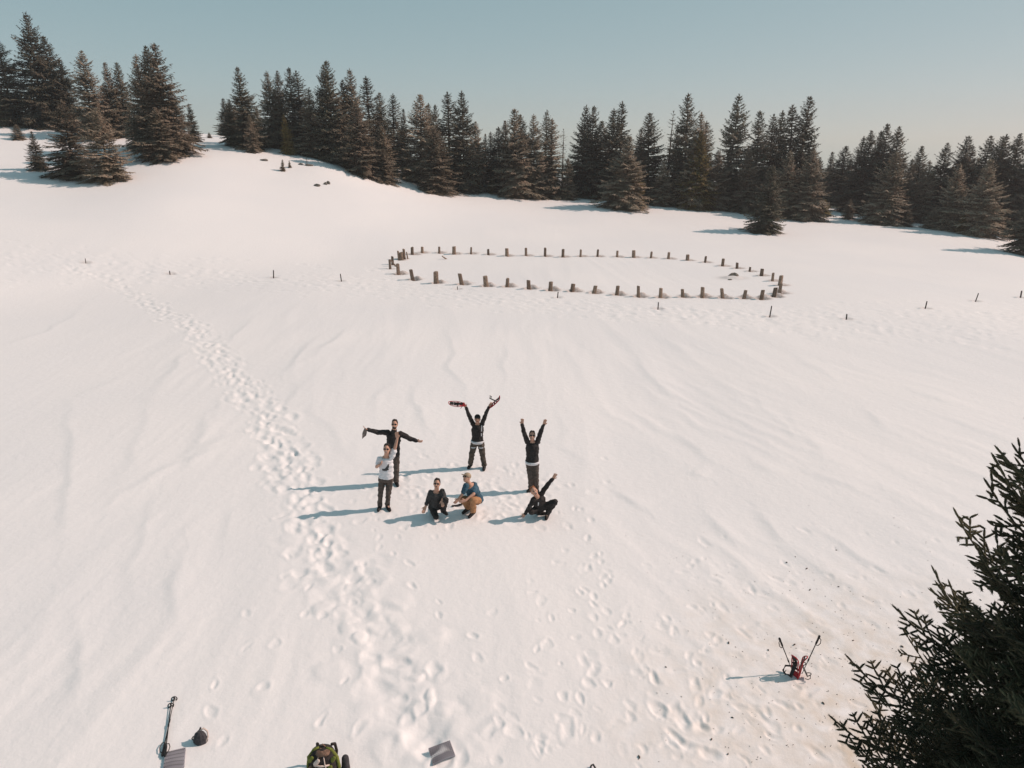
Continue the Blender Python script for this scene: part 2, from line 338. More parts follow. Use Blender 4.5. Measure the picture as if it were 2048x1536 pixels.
    for i in range(230):                                        # scuffed snow round the group
        x, y = px(rg.gauss(930, 115), rg.gauss(990, 40)); dent(x, y, rg.uniform(.05, .10), rg.uniform(.004, .018), .5, rg.uniform(1, 2), rg.uniform(0, 3))
    for i in range(150):                                        # scattered prints on the right foreground
        x, y = px(rg.gauss(1300, 170), rg.uniform(1120, 1536)); dent(x, y, rg.uniform(.035, .08), rg.uniform(.004, .016), .3, rg.uniform(1, 2.2), rg.uniform(0, 3))
    for i in range(120):
        x, y = px(rg.uniform(1400, 1960), rg.uniform(1050, 1536)); dent(x, y, rg.uniform(.03, .08), rg.uniform(.004, .016), .3, rg.uniform(1, 3), 2.2+rg.uniform(-.4, .4))
    for (u, v, a) in [(1320,1418,1.8),(1366,1440,1.9),(1350,1470,2.2),(1375,1488,2.4),(1415,1510,2.2),(1310,1355,1.9)]:
        x, y = px(u, v); dent(x, y, .085, .032, .2, 1.9, a)
    # melt hollows round the ring posts and stakes
    for (u, v, t, w) in POSTS_NEAR: x, y = px(u, v); dent(x+.12, y+.05, .28, .20, .12, 1.25, 0, .8); dent(x+.24, y+.42, .24, -.17, 0, 1.25, 0, .62)  # brown on pit and back mound paints dirt plus the wall's shade
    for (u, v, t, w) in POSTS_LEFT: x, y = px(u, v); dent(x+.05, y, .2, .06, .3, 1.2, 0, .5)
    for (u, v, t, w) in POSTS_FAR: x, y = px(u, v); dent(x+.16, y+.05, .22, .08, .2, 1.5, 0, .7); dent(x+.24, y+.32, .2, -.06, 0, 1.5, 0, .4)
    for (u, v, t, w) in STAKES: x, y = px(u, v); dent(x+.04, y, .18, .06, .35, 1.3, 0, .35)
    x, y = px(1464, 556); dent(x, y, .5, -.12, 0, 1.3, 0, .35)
    # needle litter under and round the near spruce
    d = np.hypot(X-7.0, Y-7.4)
    litter[:] = np.clip(1.15-(d-1.5)/4.2, 0, 1)*np.clip(0.75+.5*perlin(X/1.5, Y/1.5, 41), 0, 1)
    # darker melted ground below the forest edge
    n0, n1 = len(r), len(th)
    co = np.stack([X.ravel(), Y.ravel(), Z.ravel()], 1)
    idx = np.arange(n0*n1).reshape(n0, n1)
    q = np.stack([idx[:-1, :-1], idx[:-1, 1:], idx[1:, 1:], idx[1:, :-1]], -1).reshape(-1, 4)[:, ::-1]
    wrap = np.stack([idx[:-1, -1], idx[:-1, 0], idx[1:, 0], idx[1:, -1]], -1)[:, ::-1]
    q = np.concatenate([q, wrap]).astype(np.int32)
    me = bpy.data.meshes.new('snow_ground'); nf = len(q)
    me.vertices.add(len(co)); me.vertices.foreach_set('co', co.ravel())
    me.loops.add(nf*4); me.loops.foreach_set('vertex_index', q.ravel())
    me.polygons.add(nf); me.polygons.foreach_set('loop_start', np.arange(nf, dtype=np.int32)*4)
    me.polygons.foreach_set('use_smooth', np.ones(nf, bool)); me.update(calc_edges=True)
    for nm, arr in (('soil_shade', soil_shade), ('litter', litter)):
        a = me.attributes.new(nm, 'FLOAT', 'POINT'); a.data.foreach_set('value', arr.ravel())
    me.materials.append(M['snow'])
    return tag(link('snow_ground', me), kind='structure')
build_snow()

# ------------------------------------------------------------------ forest
def tri_mesh(name, V, F, mat):
    me = bpy.data.meshes.new(name); V = np.asarray(V, float); F = np.asarray(F, np.int32)
    me.vertices.add(len(V)); me.vertices.foreach_set('co', V.ravel())
    me.loops.add(F.size); me.loops.foreach_set('vertex_index', F.ravel())
    me.polygons.add(len(F)); me.polygons.foreach_set('loop_start', np.arange(len(F), dtype=np.int32)*F.shape[1])
    me.update(calc_edges=True); me.materials.append(mat); return me
def tube_mesh(name, path, radii, mat, seg=7):
    bm = bmesh.new(); add_tube(bm, path, radii, seg); return bm_mesh(name, bm, mat)
def add_tube(bm, path, radii, seg=7, cap=True):
    path = [Vector(p) for p in path]; rings = []; ref = Vector((0.31, 0.27, 0.91)).normalized()
    for i, p in enumerate(path):
        t = (path[min(i+1, len(path)-1)]-path[max(i-1, 0)]).normalized()
        a = t.cross(ref); a = a.normalized() if a.length > 1e-3 else t.orthogonal().normalized(); b = t.cross(a)
        rr = radii[i] if hasattr(radii, '__len__') else radii
        rings.append([bm.verts.new(p+(a*math.cos(k*2*math.pi/seg)+b*math.sin(k*2*math.pi/seg))*rr) for k in range(seg)])
    for r0, r1 in zip(rings[:-1], rings[1:]):
        for k in range(seg): bm.faces.new((r0[k], r0[(k+1) % seg], r1[(k+1) % seg], r1[k]))
    if cap: bm.faces.new(rings[0][::-1]); bm.faces.new(rings[-1])

def spruce_meshes(seed, mat, style='full', H=14.0, R=3.8):
    rg = random.Random(seed); V = []; F = []
    def spray(c, d, w, L, droop):
        d = d.normalized(); side = d.cross(Vector((rg.uniform(-.5, .5), rg.uniform(-.5, .5), 1))).normalized()*w*.5
        n = len(V); tip = c+d*L+Vector((0, 0, -droop)); mid = c+d*L*.45+Vector((0, 0, -droop*.2))
        V.extend((c, mid+side, tip, mid-side)); F.extend(((n, n+1, n+2), (n, n+2, n+3)))
    z = 0.25 if style != 'bare' else 1.2
    tiers = [rg.uniform(.78, 1.2) for _ in range(60)]; lean = rg.uniform(0, 6.28)
    gapz = [rg.uniform(.25, .8)*H for _ in range(2)]; gapa = [rg.uniform(0, 6.28) for _ in range(2)]
    k = 0
    while z < H-0.15:
        t = z/H; k += 1
        env = (1-t)**(0.76 if style == 'full' else 0.66)
        if style == 'narrow': env *= .62
        if style == 'broad': env = (1-t)**0.8*1.12
        if style == 'bare': env = (1-t)**.6*.36
        Lz = R*env*tiers[k % 60]+.16
        n = rg.randint(5, 7) if style != 'bare' else rg.randint(2, 5)
        if Lz > 1.5: n += 2
        a0 = rg.uniform(0, 6.28)
        for i in range(n):
            az = a0+i*2*math.pi/n+rg.uniform(-.4, .4); L = Lz*rg.uniform(.62, 1.22)*(1+.12*math.cos(az-lean))
            if any(abs(z-g) < .8 and abs((az-ga+3.14) % 6.28-3.14) < .7 for g, ga in zip(gapz, gapa)): L *= .5
            out = Vector((math.cos(az), math.sin(az), 0)); lat = Vector((-out.y, out.x, 0))
            el = math.radians(-22+62*t+rg.uniform(-9, 9)); dr = (.34-.3*t)*L*rg.uniform(.6, 1.2); upt = .16*L
            P = lambda s: Vector((0, 0, z))+out*(L*s*math.cos(el))+Vector((0, 0, L*s*math.sin(el)-dr*s*s+upt*s**4))
            den = 1.0 if style != 'bare' else .4
            m = max(4, int(L/.12*den))
            for j in range(m):
                s = .06+.94*(j+rg.random()*.8)/m; c0 = P(s)
                for side in (-1, 1):
                    if rg.random() > .93*min(1, den*1.6): continue
                    tl = (.15+.42*L*(1-s)**.8*min(1, .25+s*2.2))*rg.uniform(.6, 1.15)
                    d = out*rg.uniform(.55, .95)+lat*(side*rg.uniform(.55, .95))+Vector((0, 0, rg.uniform(-.35, .08)))
                    w = rg.uniform(.12, .20)
                    if tl > .45:
                        mid = c0+d.normalized()*tl*.5+Vector((0, 0, -.05*tl)); spray(c0, d, w, tl*.6, .04); spray(mid, d+Vector((0, 0, -.25)), w*.9, tl*.55, .06)
                        spray(c0+d.normalized()*tl*.4, out+lat*side*.1+Vector((0, 0, -.4)), w*.8, .22, .05)
                    else: spray(c0, d, w, tl, .05)
                if rg.random() < .6*den: spray(c0, out*.6+lat*rg.uniform(-.5, .5)+Vector((0, 0, -.8)), .11, rg.uniform(.15, .32), .03)
            spray(P(.9), out+Vector((0, 0, .2)), .12, .14*L+.18, 0)
        z += rg.uniform(.24, .42)*(.8 if t < .25 else 1)*(1 if style != 'bare' else 1.5)
    for i in range(10):                                           # leader shoot
        a = rg.uniform(0, 6.28); spray(Vector((0, 0, H-.35+i*.03)), Vector((math.cos(a)*.35, math.sin(a)*.35, 1)), .09, .35, 0)
    crown = tri_mesh('spruce_crown', V, F, mat)
    trunk = tube_mesh('spruce_trunk', [(0, 0, -.5), (0, 0, .3), (.03, .02, H*.4), (-.02, .03, H*.75), (0, 0, H-.1)], [.24, .19, .13, .07, .015], M['bark'], 7)
    return crown, trunk, H
KINDS = {}
for key, spec in {'full': [(11, 'full'), (12, 'full'), (13, 'full'), (14, 'full')], 'broad': [(21, 'broad'), (22, 'broad')], 'narrow': [(31, 'narrow'), (32, 'narrow')], 'bare': [(41, 'bare'), (42, 'bare')]}.items():
    KINDS[key] = [spruce_meshes(s, M['needle'], st) for s, st in spec]
tcount = [0]
def put_tree(X, Y, height, kind, tint, wid, label, cat, group, sink=0.05, name='spruce_tree'):
    i = tcount[0]; tcount[0] += 1; lst = KINDS[kind]; crown, trunk, H0 = lst[i % len(lst)]
    s = height/H0; e = empty(name, (X, Y, gz(X, Y)-sink), rng.uniform(0, 6.28), (s*wid, s*wid, s))
    e.rotation_euler = (rng.uniform(-.04, .04), rng.uniform(-.04, .04), rng.uniform(0, 6.28)); e.scale = (s*wid*rng.uniform(.84, 1.12), s*wid*rng.uniform(.84, 1.12), s)
    link('trunk', trunk, e); c = link('crown', crown, e)
    if tint: c.material_slots[0].link = 'OBJECT'; c.material_slots[0].material = M['needle_brown' if tint == 'b' else 'needle_olive']
    return tag(e, label, cat, group)
ORD = ['first', 'second', 'third', 'fourth', 'fifth', 'sixth', 'seventh', 'eighth', 'ninth', 'tenth', 'eleventh', 'twelfth', 'thirteenth', 'fourteenth', 'fifteenth', 'sixteenth', 'seventeenth', 'eighteenth', 'nineteenth', 'twentieth', 'twenty-first', 'twenty-second', 'twenty-third', 'twenty-fourth']
# (u, v of the treetop, distance, kind, tint, width)
STANDS = [
 ('left hillside stand', [(-8,80,84,'full','',1.15),(46,25,85,'broad','',1.1),(86,73,87,'full','',1.0),(112,117,85,'full','',1.0),(156,101,80,'full','b',1.0),(208,124,82,'full','b',.9),(231,125,83,'full','',.85),(267,108,74,'full','b',.95),(284,91,73,'full','',.95),(301,86,70,'full','b',1.15),(347,186,73,'full','b',1.2),(378,206,80,'full','',1.1)]),
 ('stand behind the snow hump', [(454,198,77,'full','',1.0),(478,134,76,'full','',.95),(497,228,74,'full','b',1.15),(535,142,80,'broad','',.8),(547,141,81,'full','',.75),(577,135,80,'full','',.85),(596,142,80,'narrow','',1.2),(613,177,78,'full','b',1.0),(640,129,78,'full','',.8),(655,121,77,'full','',1.1),(686,159,80,'full','',.8),(702,137,80,'full','b',.8),(716,206,74,'full','b',1.25),(735,152,82,'narrow','',1.2),(756,185,84,'full','',.8),(761,250,76,'full','b',1.2),(781,187,90,'narrow','',1.1)]),
 ('stand behind ring\'s left end', [(804,217,92,'full','',.7),(836,189,82,'full','b',1.15),(855,206,84,'full','',.85),(864,252,77,'broad','b',1.15),(870,209,90,'full','',.75),(895,184,86,'narrow','',1.3),(924,182,81,'full','',.95),(946,243,84,'full','b',.9),(970,267,95,'full','',.8),(981,263,95,'narrow','',1.1)]),
 ('stand behind ring\'s middle', [(999,254,84,'full','',1.1),(1013,241,83,'full','b',.9),(1032,218,81,'full','b',1.1),(1046,229,82,'full','',.95),(1070,228,82,'full','b',.9),(1091,220,87,'narrow','',1.0),(1104,237,83,'narrow','b',1.3),(1127,258,90,'bare','',1.0),(1137,315,82,'full','b',1.2)]),
 ('stand right of the gap', [(1165,210,86,'broad','',.85),(1183,212,86,'full','',.85),(1201,242,88,'full','',1.0),(1227,217,84,'full','',1.0),(1246,203,86,'narrow','',1.3),(1284,257,88,'full','',.9),(1305,226,83,'full','',1.1),(1327,318,80,'broad','b',1.2),(1343,221,84,'bare','',1.0),(1357,258,85,'full','',.8),(1382,188,82,'full','',.9),(1399,225,80,'full','b',.9),(1408,262,79,'full','o',.95),(1416,242,84,'narrow','',1.2)]),
 ('stand behind ring\'s right end', [(1440,300,80,'full','b',1.2),(1473,188,82,'full','',.95),(1500,300,79,'full','b',1.0),(1527,222,82,'full','',.95),(1553,229,84,'narrow','',1.2),(1568,221,84,'full','',.85),(1580,300,77,'broad','b',1.0),(1598,210,80,'narrow','',1.4),(1613,194,80,'full','',1.0),(1626,300,76,'full','b',1.2),(1644,314,86,'full','',1.0)]),
 ('far right forest', [(1664,303,95,'full','',.9),(1690,292,92,'full','',1.1),(1727,273,86,'full','',.9),(1743,261,86,'full','',.9),(1764,262,86,'full','',.9),(1781,248,84,'full','',.95),(1787,302,76,'full','b',1.1),(1807,253,84,'full','',1.05),(1824,318,80,'full','b',1.0),(1848,292,83,'full','',1.0),(1864,321,80,'full','b',1.0),(1892,286,82,'full','',1.0),(1921,327,74,'full','b',1.1),(1933,272,80,'full','',.95),(1951,289,80,'full','',1.0),(1981,272,78,'full','',1.0),(1985,318,71,'full','b',1.1),(2006,273,78,'full','',1.0),(2024,269,78,'full','',1.0),(2044,267,76,'full','',1.05),(2075,262,74,'full','',1.1),(2110,255,74,'full','',1.1)]),
]
for sname, lst in STANDS:
    for i, (u, v, Y, kind, tint, wid) in enumerate(lst):
        Y *= DS
        p = on_plane(u, v, Y); h = p.z-gz(p.x, Y)
        look = {'full': 'conical', 'broad': 'broad dense', 'narrow': 'slim spire', 'bare': 'thin half-bare'}[kind]
        colr = {'': 'dark green', 'b': 'brownish', 'o': 'yellow-olive'}[tint]
        size = 'tall' if h > 14 else ('short' if h < 9.5 else 'mid-height')
        put_tree(p.x, Y, h, kind, tint, wid*14.0/max(h, 8)*(h/14.0)**.5, f'{size} {colr} {look} spruce, {ORD[i]} from left in the {sname}', 'tree', 'spruces of the ' + sname)
# single trees and bushes standing out in front of the stands (base pixel, top v)
FRONT = [(150,352,200,'full','b',1.45,'bushy brown spruce standing in front of the left hillside stand, left half of the pair'),
 (222,361,216,'full','b',1.5,'bushy brown spruce lowest on the left hillside, right half of the pair'),
 (80,340,262,'full','',1.25,'small dark spruce left of the bushy pair on the left slope'),
 (38,279,248,'broad','b',1.9,'low brown bush spruce above the small dark spruce at the left edge'),
 (6,247,190,'broad','b',1.7,'rounded brown young spruce cut by the left edge of the photo'),
 (325,320,215,'full','b',1.7,'wide brown spruce skirt in front of the tallest trees of the left hillside'),
 (411,262,227,'full','',1.7,'small dark spruce alone on the skyline in the gap left of the hump'),
 (433,258,240,'full','',1.3,'tiny spruce on the skyline at the left foot of the hump stand'),
 (419,276,264,'broad','b',2.0,'tiny dark bush in the snow gap below the skyline'),
 (377,279,271,'broad','b',1.8,'tiny shrub at the left side of the snow gap'),
 (577,309,229,'full','o',.9,'young yellowish spruce at the front of the hump stand'),
 (769,364,298,'full','b',1.7,'small bushy spruce at the right foot of the hump stand'),
 (713,350,304,'bare','b',2.2,'spindly bare sapling on the right shoulder of the snow hump'),
 (566,342,318,'full','b',1.3,'little spruce sapling on the snow hump beside a twiggy one'),
 (580,335,320,'full','b',1.1,'twiggy tiny sapling right of the little spruce on the hump'),
 (614,331,315,'bare','b',2.6,'short bare sapling beside a dark patch on top of the hump'),
 (884,385,322,'bare','b',3.2,'leafless bush with dark skirt in front of the ring-left stand'),
 (880,386,362,'broad','',2.6,'low dark shrub skirt at the foot of the leafless bush'),
 (1250,417,272,'full','b',1.45,'brown spruce standing forward of the forest with a shadow to its left'),
 (1268,416,330,'full','o',1.1,'yellowish young spruce against the forward brown spruce'),
 (1526,465,330,'full','',1.4,'isolated spruce standing in the snow in front of the right stand'),
 (2052,510,330,'full','',1.2,'dark spruce at the right edge of the photo beyond the stake line')]
for (u, v, vt, kind, tint, wid, lab) in FRONT:
    p = at(u, v); q = on_plane(u, vt, p.y); h = q.z-p.z
    put_tree(p.x, p.y, h, kind, tint, wid, lab, 'tree' if h > 2.5 else 'shrub', None, .03, 'spruce_tree' if h > 2.5 else 'spruce_sapling')
for i, (u, v, hp) in enumerate([(520,300,26),(600,306,30),(640,318,34),(690,338,40),(735,352,36),(812,368,38),(846,376,44),(905,384,40),(948,390,46),(985,393,40),(1012,396,44),(1058,398,50),(1100,396,42),(1150,392,34),(1185,396,38),(1215,400,30),(1300,404,40),(1335,408,48),(1372,410,42),(1415,414,50),(1462,418,40),(1500,424,46),(1560,428,50),(1605,432,46),(1650,438,40),(1700,444,46),(1755,450,50),(1815,458,44),(1870,464,50),(1930,474,46),(1975,480,40)]):
    p = at(u, v-3); q = on_plane(u, v-hp, p.y+1.5); Xb, Yb = q.x, p.y+1.5
    put_tree(Xb, Yb, max(1.4, q.z-gz(Xb, Yb)), ('broad', 'full', 'full')[i % 3], ('b', 'b', '', 'b', 'o')[i % 5], 1.9, f'low young spruce at the foot of the forest edge, {ORD[i] if i < 24 else ORD[30-i] + " from right"}{" from left" if i < 24 else ""}', 'tree', 'low young spruces along the forest foot', .05, 'young_spruce')
# deeper rows of the wood, seen only as dark fill between the named trees
for i in range(95):
    u = rng.choice((rng.uniform(440, 1110), rng.uniform(1150, 1640), rng.uniform(1630, 2150), rng.uniform(1630, 2150), rng.uniform(-150, 250))); Y = rng.uniform(98, 132)
    vt = rng.uniform(315, 350) if u > 1630 else rng.uniform(285, 335)
    if u < 640: vt = rng.uniform(205, 240)
    elif u < 800: vt = rng.uniform(240, 290)
    p = on_plane(u, vt, Y); h = p.z-gz(p.x, Y)
    put_tree(p.x, Y, max(5, h), 'full', rng.choice(('', '', 'b')), rng.uniform(1.1, 1.5), 'dark spruce filling the depth of the wood behind the front trees', 'tree', 'spruces deep in the wood')

# stones and melted-out patches on the hump and in the ring
def rock_mesh(seed, sx, sy, sz, mat):
    rg = random.Random(seed); bm = bmesh.new(); bmesh.ops.create_icosphere(bm, subdivisions=2, radius=1)
    for v in bm.verts:
        n = rg.uniform(.78, 1.18); v.co = Vector((v.co.x*sx*n, v.co.y*sy*n, v.co.z*sz*n))
    return bm_mesh('rock', bm, mat, False)
for k, (u, v, sx, sz, lab) in enumerate([(528,321,.42,.16,'flat dark stone on the upper left of the snow hump'),(601,329,.3,.14,'small dark stone right of the saplings on the hump'),(617,331,.5,.14,'dark bare patch of stone under the bare sapling on the hump'),(634,372,.34,.2,'leftmost of three dark stones below the snow hump'),(651,369,.2,.22,'middle of three dark stones below the snow hump'),(657,368,.2,.28,'rightmost of three dark stones below the snow hump'),(716,351,.5,.16,'dark stone at the foot of the spindly sapling'),(1468,552,.38,.2,'brown boulder half buried at the right end inside the post ring'),(1460,560,.14,.07,'small clod below the boulder inside the post ring')]):
    p = at(u, v); o = link('rock', rock_mesh(60+k, sx, sx*.6, sz, M['rock']), None, (p.x, p.y, p.z+sz*.15)); tag(o, lab, 'rock')

# ------------------------------------------------------------------ wooden posts of the oval ring and thin stakes
def post_mesh(seed, h, r, mat, tilt=0.03, name='post'):
    rg = random.Random(seed); bm = bmesh.new(); n = 8; rings = []; tx, ty = rg.uniform(-tilt, tilt), rg.uniform(-tilt, tilt)
    prof = [(-.35, 1.05), (.0, 1.08), (h*.35, 1.0), (h*.7, .97), (h-.025, .95), (h, .82)]
    rad = [rg.uniform(.82, 1.15) for _ in range(n)]; cut = rg.uniform(-.25, .25)
    for (z, s) in prof:
        rings.append([bm.verts.new((tx*z+math.cos(k*6.2832/n)*r*s*rad[k], ty*z+math.sin(k*6.2832/n)*r*s*rad[k], z+(cut*math.cos(k*6.2832/n)*r if z > h*.9 else 0))) for k in range(n)])
    for a, b in zip(rings[:-1], rings[1:]):
        for k in range(n): bm.faces.new((a[k], a[(k+1) % n], b[(k+1) % n], b[k]))
    bm.faces.new(rings[0][::-1]); bm.faces.new(rings[-1])
    return bm_mesh(name, bm, mat, False)
def put_post(u, v, vt, w, k, r, mat, label, cat, group, name, tilt):
    p = at(u, v); q = on_plane(u, vt, p.y); h = max(.12, (q.z-p.z)*.90)+.05
    o = link(name, post_mesh(k, h, r*w, M[mat], tilt), None, (p.x, p.y, p.z-.05)); o.rotation_euler[2] = rng.uniform(0, 6.28)
    return tag(o, label, cat, group)
for i, (u, v, t, w) in enumerate(POSTS_FAR):
    put_post(u, v, t, w, 100+i, .105, 'post', f'weathered wooden post, {ORD[i]} from the left in the far row of the oval ring', 'post', 'posts of the oval ring', 'wooden_post', .05)
for i, (u, v, t, w) in enumerate(POSTS_NEAR):
    put_post(u, v, t, w, 200+i, .115, 'post', f'weathered wooden post, {ORD[i]} from the left in the near row of the oval ring', 'post', 'posts of the oval ring', 'wooden_post', .16)
for i, (u, v, t, w) in enumerate(POSTS_LEFT):
    put_post(u, v, t, w, 300+i, .095, 'post', f'wooden post crowded at the left end of the ring, {ORD[i]} from front', 'post', 'posts of the oval ring', 'wooden_post', .06)
for i, (u, v, t, w) in enumerate(STAKES):
    put_post(u, v, t, w, 400+i, .04, 'stake', f'thin dark fence stake in the snow, {ORD[i]} from the left along the stake line', 'stake', 'thin stakes crossing the snowfield', 'fence_stake', .12)
for k, (u0, v0, u1, v1, lab) in enumerate([(781,520,794,533,'diagonal rail leaning across the left end of the post ring'), (813,504,816,518,'short board leaning outward at the left end of the post ring'), (1517,551,1521,543,'short prop leaning against a far post at the right end of the ring'), (884,512,896,518,'loose plank end sticking out of the snow inside the ring')]):
    a = at(u1, v1); b = on_plane(u0, v0, a.y-.1); a.z -= .1
    bm = bmesh.new(); add_tube(bm, [a, a.lerp(b, .5), b], [.06, .055, .05], 6); c = a.copy()
    for vv in bm.verts: vv.co -= c
    tag(link('wooden_rail', bm_mesh('rail', bm, M['post'], False), None, c), lab, 'rail')

# ------------------------------------------------------------------ near spruce at the right edge
def branch_mesh(seed, L, mat):
    """one bough: twigs, side twigs and needle-covered shoots; grows along +X, tip turned up"""
    rg = random.Random(seed); V = []; F = []; bm = bmesh.new()
    def needle_shoot(a, b, rad):
        ax = (b-a); ln = ax.length; ax = ax/ln; s1 = ax.orthogonal().normalized(); s2 = ax.cross(s1)
        n = max(12, int(ln*560))
        for i in range(n):
            f = (i+rg.random())/n; ang = rg.uniform(0, 6.2832); o = s1*math.cos(ang)+s2*math.sin(ang)
            base = a+ax*(ln*f); L2 = rad*rg.uniform(.85, 1.45)*(1-.25*f); d = (o*.85+ax*.62)
            w = ax.cross(o)*.0022; k = len(V)
            V.extend((base-w, base+w, base+d*L2)); F.append((k, k+1, k+2))
        # body of the shoot so that it reads as a solid finger
        m = 5; k = len(V)
        for z, r in ((0, .32), (.25, .52), (.75, .47), (1.0, .12)):
            for q in range(m):
                an = q*6.2832/m; V.append(a+ax*(ln*z)+(s1*math.cos(an)+s2*math.sin(an))*rad*r)
        for z in range(3):
            for q in range(m):
                a0, a1, b0, b1 = k+z*m+q, k+z*m+(q+1) % m, k+(z+1)*m+q, k+(z+1)*m+(q+1) % m
                F.extend(((a0, a1, b1), (a0, b1, b0)))
    P = lambda s: Vector((L*s, .06*L*math.sin(s*5+seed), L*(-.10*s-.16*math.sin(s*2.6)+.20*s**3.0)))
    def twig(p, d, ln, depth):
        # a side twig with its own forked shoots
        d = d.normalized(); side = d.cross(Vector((0, 0, 1))).normalized(); n = max(1, int(ln/.075)); q = p
        pts = [p]
        for i in range(n):
            nd = (d+Vector((rg.uniform(-.12, .12), rg.uniform(-.12, .12), rg.uniform(-.10, .16)+.06*i))).normalized(); q2 = q+nd*(ln/n)
            needle_shoot(q, q2, .021); pts.append(q2)
            if depth > 0:
                for sg in (-1, 1):
                    if rg.random() < .76:
                        l2 = (ln*(1-(i+.5)/n)*.62+.045)*rg.uniform(.7, 1.1)
                        twig(q2.lerp(q, rg.random()*.5), nd*.6+side*(sg*rg.uniform(.7, 1.0))+Vector((0, 0, rg.uniform(-.25, .25))), min(l2, .26), depth-1)
            q = q2
        if len(pts) > 1: add_tube(bm, pts, .004, 4, False)
    n = int(L/.085); prev = P(0); main = [prev]
    for i in range(1, n+1):
        s = i/n; c = P(s); d = (c-prev).normalized(); main.append(c)
        if s > .5: needle_shoot(prev, c, .021)
        side = d.cross(Vector((0, 0, 1))).normalized()
        if s > .12:
            for sg in (-1, 1):
                if rg.random() < .72:
                    ln = (.52*L*(1-s)**.75+.08)*rg.uniform(.6, 1.05)*min(1, .35+s*1.3)
                    twig(prev.lerp(c, rg.random()), d*.55+side*(sg*rg.uniform(.75, 1.0))+Vector((0, 0, rg.uniform(-.30, .12))), min(ln, .62), 1)
            if rg.random() < .55: twig(prev.lerp(c, rg.random()), d*.8+Vector((rg.uniform(-.2, .2), rg.uniform(-.4, .4), rg.choice((-.7, .5)))), rg.uniform(.07, .18), 0)
        prev = c
    needle_shoot(prev, prev+(P(1)-P(.93)).normalized()*.10, .02)
    add_tube(bm, main, [.022*(1-.85*i/len(main)) for i in range(len(main))], 5)
    return tri_mesh('bough_needles', V, F, mat), bm_mesh('bough_wood', bm, M['bark'])
NT = Vector((5.24, 4.9, 0)); NT.z = gz(NT.x, NT.y); NTH = 8.6-NT.z
near = empty('spruce_tree', NT)
tag(near, 'dark near spruce filling the lower right corner, boughs reaching into the photo', 'tree')
link('trunk', tube_mesh('near_trunk', [(0, 0, -.4), (0, 0, .5), (.03, 0, 3), (-.02, .03, 5.5), (0, 0, NTH)], [.24, .2, .13, .07, .012], M['bark'], 10), near)
BOUGHS = [branch_mesh(500+i, L, M['needle_near']) for i, L in enumerate((.75, .95, 1.2, 1.45, 1.7, 2.0, 2.3))]
BL = (.75, .95, 1.2, 1.45, 1.7, 2.0, 2.3)
z = .45; k = 0
while z < NTH-.15:
    t = z/NTH; env = .76*max(.02, NTH-z)**.54
    nb = 9 if t < .8 else 6; a0 = rng.uniform(0, 6.28)
    for i in range(nb):
        az = a0+i*6.2832/nb+rng.uniform(-.22, .22); L = env*rng.uniform(.80, 1.12); j = min(range(7), key=lambda q: abs(BL[q]-L)); s = L/BL[j]
        nm, wm = BOUGHS[j]; k += 1
        b = link('branch', wm, near); b.location = (0, 0, z+rng.uniform(-.12, .12)); b.scale = (s, s*rng.choice((-1, 1)), s)
        b.rotation_euler = (rng.uniform(-.3, .3), math.radians(10-34*t+rng.uniform(-8, 8)), az)
        link('needles', nm, b)
    z += .33 if t < .8 else .26
bm = bmesh.new(); add_tube(bm, [(0, 0, NTH-.3), (0, 0, NTH+.25)], [.02, .006], 5); link('leader', bm_mesh('leader', bm, M['needle_near']), near)
# litter of cones, twigs and needles on the snow
def litter_mesh():
    rg = random.Random(9); bm = bmesh.new()
    for i in range(520):
        if i < 380: u, v = min(2040, rg.gauss(1720, 150)), rg.uniform(1080, 1536)
        else: u, v = rg.uniform(1250, 1960), rg.uniform(1000, 1536)
        p = at(u, v); p.z = gz(p.x, p.y)
        big = rg.random() < .06
        a = rg.uniform(0, 6.28); l = rg.uniform(.035, .07) if big else rg.uniform(.01, .03); r = rg.uniform(.009, .015) if big else rg.uniform(.003, .006)
        d = Vector((math.cos(a), math.sin(a), rg.uniform(0, .15)))*l
        add_tube(bm, [p-d*.5+Vector((0, 0, r*.6)), p+Vector((0, 0, r)), p+d*.5+Vector((0, 0, r*.6))], [r*.5, r, r*.4], 5)
    return bm_mesh('needle_litter', bm, M['bark'])
tag(link('needle_litter', litter_mesh()), 'scattered cones, twigs and needles on the snow near the dark spruce', 'litter', kind='stuff')

# ------------------------------------------------------------------ people
M['skin'] = simple('skin', (0.52, 0.30, 0.22), 0.55, 0.10, 12)
M['hair_dark'] = simple('hair_dark', (0.035, 0.022, 0.016), 0.6, 0.4, 60, 0.6, 120)
M['hair_red'] = simple('hair_auburn', (0.26, 0.10, 0.045), 0.6, 0.35, 60, 0.6, 120)
M['black_cloth'] = simple('black_cloth', (0.028, 0.025, 0.025), 0.85, 0.5, 9, 0.5, 14)
M['charcoal_cloth'] = simple('charcoal_cloth', (0.048, 0.047, 0.048), 0.9, 0.35, 9, 0.5, 14)
M['grey_trousers'] = simple('brown_grey_trousers', (0.085, 0.068, 0.060), 0.9, 0.4, 12, 0.7, 12)
M['olive_trousers'] = simple('dark_olive_trousers', (0.080, 0.066, 0.054), 0.9, 0.45, 12, 0.7, 12)
M['tan_trousers'] = simple('tan_trousers', (0.36, 0.19, 0.095), 0.9, 0.22, 10, 0.6, 12)
M['white_tee'] = simple('white_tee', (0.70, 0.70, 0.73), 0.9, 0.05, 8, 0.6, 11)
M['blue_tee'] = simple('blue_tee', (0.040, 0.095, 0.14), 0.9, 0.2, 8, 0.6, 12)
M['white_cloth'] = simple('white_cloth', (0.62, 0.63, 0.66), 0.9, 0.06, 10)
M['shoe'] = simple('shoe', (0.014, 0.012, 0.012), 0.6, 0.4, 20)
